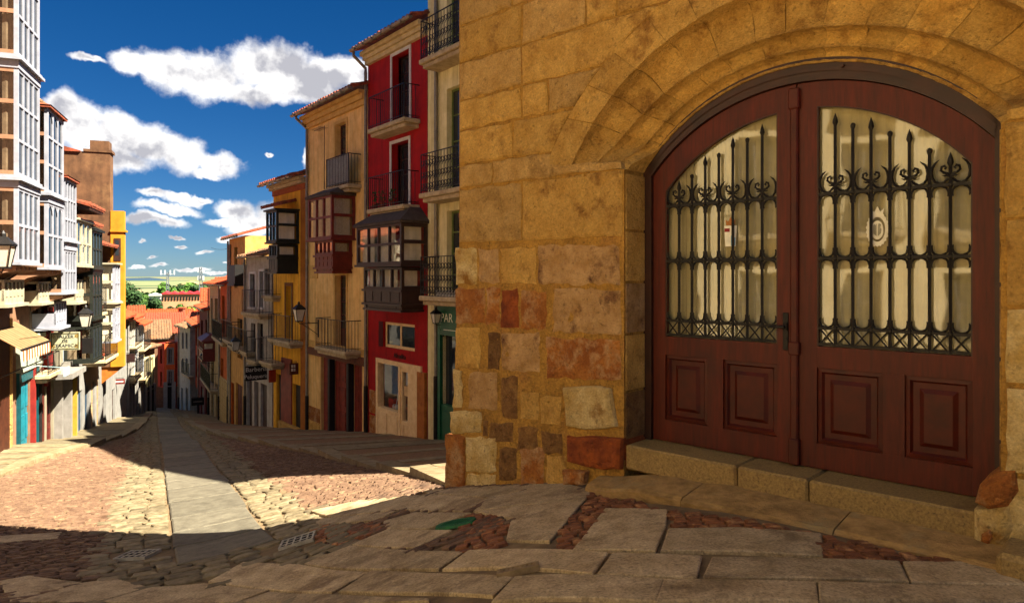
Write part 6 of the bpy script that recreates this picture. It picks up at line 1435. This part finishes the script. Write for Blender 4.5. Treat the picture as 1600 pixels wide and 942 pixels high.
for i, (px, Y, pt, w) in enumerate(((262,640,447,22), (280,660,444,20), (295,650,446,24), (312,640,449,22), (330,650,450,22), (346,640,452,20), (238,700,458,8), (228,720,459,7))):
    tree(px, Y, pt, w, TREES[0 if i % 2 else 1], ('far dark tree under the left mast','far round tree, tallest beyond the factory','far tree right of the tallest one beyond the factory','far tree just left of the tall mast','far tree just right of the tall mast','far tree nearest the right-hand roofs','lone dark tree on the pale field','smaller lone tree left in the pale field')[i], seed=40+i, leaf=2.6, grp='trees beyond the factory')
# factory with a red roof, shed, masts
def shed(name, px0, px1, Y, pyt, pyb, d, m, rm, label, saw=0):
    x0, x1 = (px0-CX)/FPX*Y, (px1-CX)/FPX*Y; z1, z0 = zz(pyt, Y), ter(x0, Y)-1; kk = (px0+px1-2*CX)/2/FPX; f = Frame((x0, Y), (1, -kk)); x1 = x0+(x1-x0)/math.hypot(1, kk); h = House(name, f, z0, label, 'factory' if saw else 'shed', None); h.wall(0, x1-x0, z1, (), m, d, z0=z0)
    mb = MB(); k = max(1, saw)
    for i in range(k): u0, u1 = (x1-x0)*i/k, (x1-x0)*(i+1)/k; mb.prism([(u0-.2, z1), (u1+.2, z1), (u0*.5+u1*.5, z1+(zz(pyt-3, Y)-zz(pyt, Y)))], -.8, d)
    h.part('roof', mb, rm); mb = MB(); n = 14
    for i in range(n): u = (x1-x0)*(i+.5)/n; mb.box(u-(x1-x0)*.02, u+(x1-x0)*.02, -.3, .02, z1-2.8, z1-1.2)
    h.part('window', mb, DARKROOM); return h
shed('factory', 252, 318, 330, 460, 480, 40, mat('factory_brick', '#b0805e', '#94664a', .2, .9, .1, 2, 0), mat('factory_roof', '#a8242a', '#8a1c20', .3, .8, .1, 2, 0), 'long brick factory under a saw-toothed red roof beyond the trees', 5)
shed('pale_shed', 233, 252, 250, 462, 480, 20, mat('pale_shed_metal', '#c9c6be', '#b0ada6', .3, .7, .1, 2, 0), mat('pale_shed_roof', '#d6d4ce', '#c0beb8', .3, .6, .1, 2, 0), 'pale metal shed left of the factory', 0)
shed('white_hall', 306, 326, 420, 463, 470, 20, mat('pale_shed_metal', '#c9c6be'), mat('pale_shed_roof', '#d6d4ce'), 'flat white hall right behind the factory')
STEEL = mat('mast_steel', '#6f757a', '#585e63', 5, .6, 0, 1, 0, metal=.4)
def mast(px, Y, pyt, label, wide, arms):
    x = (px-CX)/FPX*Y; zb = ter(x, Y); zt = zz(pyt, Y); H = zt-zb; o = empty('lattice_mast', (x, Y, zb), .3, label, 'mast', 'lattice masts on the plain'); q = MB(); w = wide
    for sx, sy in ((-1,-1),(1,-1),(1,1),(-1,1)): q.tube([(sx*w, sy*w, -1), (sx*w*.35, sy*w*.35, H)], w*.12, 4)
    obj('leg', q, STEEL, o, kind='stuff'); q = MB(); n = 14
    for k in range(n):
        a, b_ = k/n, (k+1)/n; wa, wb = w*(1-.65*a), w*(1-.65*b_)
        for (s1, s2) in (((-1,-1),(1,-1)),((1,-1),(1,1)),((1,1),(-1,1)),((-1,1),(-1,-1))):
            q.tube([(s1[0]*wa, s1[1]*wa, H*a), (s2[0]*wb, s2[1]*wb, H*b_)], w*.06, 3, False); q.tube([(s2[0]*wa, s2[1]*wa, H*a), (s1[0]*wb, s1[1]*wb, H*b_)], w*.06, 3, False)
    obj('bracing', q, STEEL, o, kind='stuff'); q = MB()
    for (u, l) in arms:
        z = H*u; q.box(-l, l, -.12, .12, z, z+.3)
        for xx in (-l, -l*.4, l*.4, l): q.box(xx-.35, xx+.35, -.4, .1, z-.2, z+2.6)
    obj('antenna_panel', q, mat('antenna_panel', '#b5b8ba', '#9c9fa2', 5, .6, 0, 1, 0), o)
mast(262, 420, 425, 'shorter lattice mast with wide antenna arms, left on the skyline', 1.3, ((.96, 3.6),))
mast(314, 430, 417, 'taller slim lattice mast, right on the skyline', 1.5, ((.80, 1.5), (.92, 1.6)))
for i, (px, py) in enumerate(((288, 478), (295, 479), (281, 481))):
    Y = 150; x = (px-CX)/FPX*Y; z = ter(x, Y); o = empty('parked_car', (x, Y, zz(py+4, Y)-1.3), .2, ('dark parked car in the middle below the factory', 'pale parked car right of the dark one below the factory', 'parked car half hidden by the dark tree')[i], 'car', 'cars parked below the factory')
    q = MB(); q.xprism([(-.85, .3), (.85, .3), (.85, .85), (.6, .95), (.5, 1.45), (-.5, 1.45), (-.6, .95), (-.85, .85)], -2.1, 2.1); obj('body', q, mat('car_paint_%d' % i, ('#20242c', '#c9ccd0', '#5c6570')[i], None, 5, .3, 0, 1, 0, spec=.6), o); q = MB()
    for sx in (-1.3, 1.3): q.tube([(sx, -.9, .33), (sx, .9, .33)], .33, 10)
    obj('wheel', q, DARKROOM, o)
# ------------------------------------------------------------------ lanterns, signs and the far side of the plaza
LGLASS = mat('lantern_glass', '#c9c2ae', '#b4ad9a', 10, .25, .1, 20, 0, spec=.5); LIRON = mat('lantern_iron', '#1f1d1c', '#141312', 10, .5, .2, 30, 0, metal=.3)
def lantern(fr, px, py, out, label, s=1.0, arm=True):
    x = fr.lx(px, out); z = fr.wz(px, py, out); p = fr.at(x, -out); o = empty('wall_lantern', (p.x, p.y, z), fr.rot, label, 'lantern', 'wall lanterns along the street')
    f = MB()
    for a, b in ((-1,-1),(1,-1),(1,1),(-1,1)): f.tube([(a*.10*s, b*.10*s, -.22*s), (a*.17*s, b*.17*s, .20*s)], .013*s, 4)
    f.box(-.11*s, .11*s, -.11*s, .11*s, -.25*s, -.215*s); f.box(-.19*s, .19*s, -.19*s, .19*s, .195*s, .225*s); obj('cage', f, LIRON, o)
    c = MB(); c.add([(-.2*s, -.2*s, .226*s), (.2*s, -.2*s, .226*s), (.2*s, .2*s, .226*s), (-.2*s, .2*s, .226*s), (-.06*s, -.06*s, .38*s), (.06*s, -.06*s, .38*s), (.06*s, .06*s, .38*s), (-.06*s, .06*s, .38*s)], [(0,1,5,4),(1,2,6,5),(2,3,7,6),(3,0,4,7),(4,5,6,7),(3,2,1,0)]); c.lathe([(.05*s, .38*s), (.05*s, .44*s), (.012*s, .50*s)], 6); obj('cap', c, LIRON, o)
    gq = MB(); V = [(a*.095*s, b*.095*s, -.21*s) for a, b in ((-1,-1),(1,-1),(1,1),(-1,1))]+[(a*.162*s, b*.162*s, .193*s) for a, b in ((-1,-1),(1,-1),(1,1),(-1,1))]; gq.add(V, [(0,1,5,4),(1,2,6,5),(2,3,7,6),(3,0,4,7)]); obj('pane', gq, LGLASS, o)
    if arm:
        k = MB(); k.tube([(0, 0, -.25*s), (0, .02, -.32*s), (0, out, -.32*s)], .018*s, 5); k.tube([(0, out-.03, -.75*s), (0, out*.5, -.5*s), (0, .1, -.33*s)], .012*s, 5); k.box(-.03, .03, out-.03, out, -.85*s, -.2*s); obj('bracket', k, LIRON, o)
lantern(R0, 467, 492, .75, 'black wall lantern between the yellow and ochre houses'); lantern(R1, 368, 540, .7, 'wall lantern under the balcony of the tan house'); lantern(R2, 318, 560, .6, 'small lantern on the dark red house down the street')
lantern(L0, 5, 400, .9, 'lantern cut by the left edge below the tall white galleries', 1.15); lantern(L0, 134, 500, 1.1, 'lantern standing over the ceramics sign', 1.0)
lantern(R0, 681, 497, .25, 'small box lantern on the drainpipe by the green shop', .6)
def hang_sign(fr, px0, px1, py0, py1, tpos, label, m, lines=(), lm=None, border=None, name='hanging_sign', dark=None, grp='signs hanging over the street'):
    """a board hung square to the wall so that it faces up the street"""
    nrm = -fr.ax if fr is L0 else fr.ax        # faces the camera
    o1 = fr.at(tpos); 
    k0, k1 = (px0-CX)/FPX, (px1-CX)/FPX; d = -fr.ay
    hit = lambda k: (k*o1.y-o1.x)/(d.x-k*d.y)
    a, b = hit(k0), hit(k1); pa, pb = o1+d*a, o1+d*b; Y = (pa.y+pb.y)/2; z0, z1 = EYE+(HY-py1)/FPX*Y, EYE+(HY-py0)/FPX*Y
    W_ = (pb-pa).length; xd = (pb-pa).normalized(); rot = math.atan2(xd.y, xd.x); c = (pa+pb)/2; o = empty(name, (c.x, c.y, (z0+z1)/2), rot, label, 'sign', grp); H = z1-z0
    q = MB(); q.cbox(-W_/2, W_/2, -.02, .02, -H/2, H/2, .006); obj('board', q, m, o)
    if border:
        q = MB(); t = H*.05; i = H*.05
        for u0, u1, v0, v1 in ((-W_/2+i, W_/2-i, H/2-i-t, H/2-i), (-W_/2+i, W_/2-i, -H/2+i, -H/2+i+t), (-W_/2+i, -W_/2+i+t, -H/2+i+t, H/2-i-t), (W_/2-i-t, W_/2-i, -H/2+i+t, H/2-i-t)): q.box(u0, u1, -.026, -.0205, v0, v1)
        obj('border', q, border, o)
    for (t, size, zc) in lines: text(t, H*size, lm, o, (0, -.024, H*zc), ext=.003)
    q = MB(); far = (min(abs(a), abs(b))); s = -1 if fr is L0 else 1
    for zz_ in ((H*.5+.05),): q.tube([(-W_/2 if s < 0 else W_/2, 0, zz_), (s*(W_/2+far), 0, zz_)], .014, 4); q.tube([(-W_/2+.05, 0, zz_), (W_/2-.05, 0, zz_)], .014, 4)
    for x in (-W_/2+.08, W_/2-.08): q.tube([(x, 0, H/2-.01), (x, 0, H/2+.05)], .008, 4)
    obj('bracket', q, LIRON, o); return o, W_, H
TILEW = mat('glazed_tile', '#a8a588', '#8e8b70', 8, .35, .1, 40, 0, c3='#b39a4c', c3s=6); INK = mat('sign_ink', '#1c2430', '#141a24', 20, .6, 0)
o, w, H = hang_sign(L0, 78, 125, 519, 547, 1.2, 'tiled sign reading TALLER DE CERAMICA hung over the street', TILEW, (('TALLER', .25, .25), ('DE', .22, .0), ('CERAMICA', .25, -.25)), INK, mat('tile_border', '#4c4a34', '#3a3828', 8, .4, .1))
for sx in (-1, 1):
    for sz in (-1, 1):
        q = MB(); cx_, cz_ = sx*w*.39, sz*H*.28
        for k in range(5): t = 2*math.pi*k/5; q.prism([(cx_+.05*math.cos(t+a)*b, cz_+.05*math.sin(t+a)*b) for a, b in ((0, .2), (.5, .9), (0, 1.25), (-.5, .9))][::-1], -.026, -.0205)
        obj('corner_flower', q, mat('tile_flower', '#8a6a14', '#6c5210', 8, .4, 0), o)
BLKS = mat('black_sign', '#14110f', '#0c0a09', 6, .5, .1, 30, 0); BSG = mat('sign_bone', '#c9c2b4', '#b4ad9f', 20, .7, 0)
o1, *_ = hang_sign(R0, 383, 417, 571, 594, R0.lx(417), 'black sign reading Barberia Peluqueria on the grey house', BLKS, (('Barberia', .42, .24), ('Peluqueria', .38, -.24)), BSG)
hang_sign(L0, 193, 211, 553, 566, L0.lx(200)-.5, 'dark maroon hanging sign below the yellow parapet house', mat('maroon_sign', '#2c1410', '#1e0e0b', 6, .5, .1))
o1, w, H = hang_sign(L0, 178, 195, 592, 600, L0.lx(186)-1.0, 'small dark red sign with a pale line of writing low on the left', mat('dark_red_sign', '#6a1c18', '#511512', 6, .5, .1)); q = MB(); q.box(-w*.38, w*.38, -.026, -.021, -H*.14, H*.14); obj('line_of_writing', q, BSG, o1)
hang_sign(L0, 128, 145, 528, 552, 3.6, 'black box sign hung beside the ceramics sign', BLKS)
o1, w, H = hang_sign(R2, 299, 319, 621, 633, R2.lx(319)+.5, 'wide black sign with a faint line of writing down on the right', BLKS); q = MB(); q.box(-w*.36, w*.36, -.026, -.021, -H*.1, H*.08); obj('line_of_writing', q, mat('faint_sign', '#7a7064', '#665d52', 20, .7, 0), o1)
hang_sign(R0, 420, 432, 578, 597, R0.lx(431), 'orange red banner hung at the grey house corner', mat('orange_banner', '#b03c1a', '#963014', 5, .8, .1))
o1, w, H = hang_sign(R0, 452, 466, 567, 585, R0.lx(466), 'brown sign with a white window emblem over the panelled shop', mat('brown_sign', '#5c2c1e', '#451f15', 6, .5, .1))
for i in (0, 1):
    for j in (0, 1): q = MB(); q.box(-w*.3+i*w*.26, -w*.3+i*w*.26+w*.2, -.026, -.021, -H*.2+j*H*.32, -H*.2+j*H*.32+H*.24); obj('emblem_square', q, BSG, o1)
# overhead cables
def cable(p, q, sag, label):
    P, Q = Vector(p), Vector(q); mb = MB(); mb.tube([tuple(P.lerp(Q, t)-Vector((0, 0, sag*4*t*(1-t)))-P) for t in [k/10 for k in range(11)]], .012, 4); o = obj('cable', mb, RAIL, loc=P); tag(o, label, 'cable', 'cables across the street')
pz = lambda px, py, Y: ((px-CX)/FPX*Y, Y, zz(py, Y))
cable(pz(330, 387, 50), pz(358, 388, 38.0), .1, 'thin cable running left from the eaves of the tan house')
cable(pz(42, 512, 18.0), pz(150, 512, 26), .1, 'thin cable strung above the ceramics sign')
# house across the plaza: stands behind the camera, seen mirrored in the glass of the doorway, sized and painted pale to bounce sunlight onto the stone wall
f = Frame((-9.5, -19), (0.03, 1)); ph = House('plaza_house', f, -1.2, 'sunlit cream house across the plaza mirrored in the door glass', group=None)
f.ay = Vector((-f.ax.y, f.ax.x)); ops = [(1.2+2.6*i, 2.3+2.6*i, -.6+3.2*j, 1.7+3.2*j) for i in range(8) for j in range(3)]
ph.wall(0, 21.5, 11.0, ops, mat('plaza_house_render', '#ead9ae', '#d9c596', 2, .9, .3, 25, 0, streak=.15), 7)
for o in ops: ph.window(*o, WHITE, 2, 3)
for j in (1, 2):
    for i in range(8): ph.balcony(.9+2.6*i, 2.6+2.6*i, -.6+3.2*j, .5, gap=.16)
ph.roof(0, 21.5, 11.02, 5)
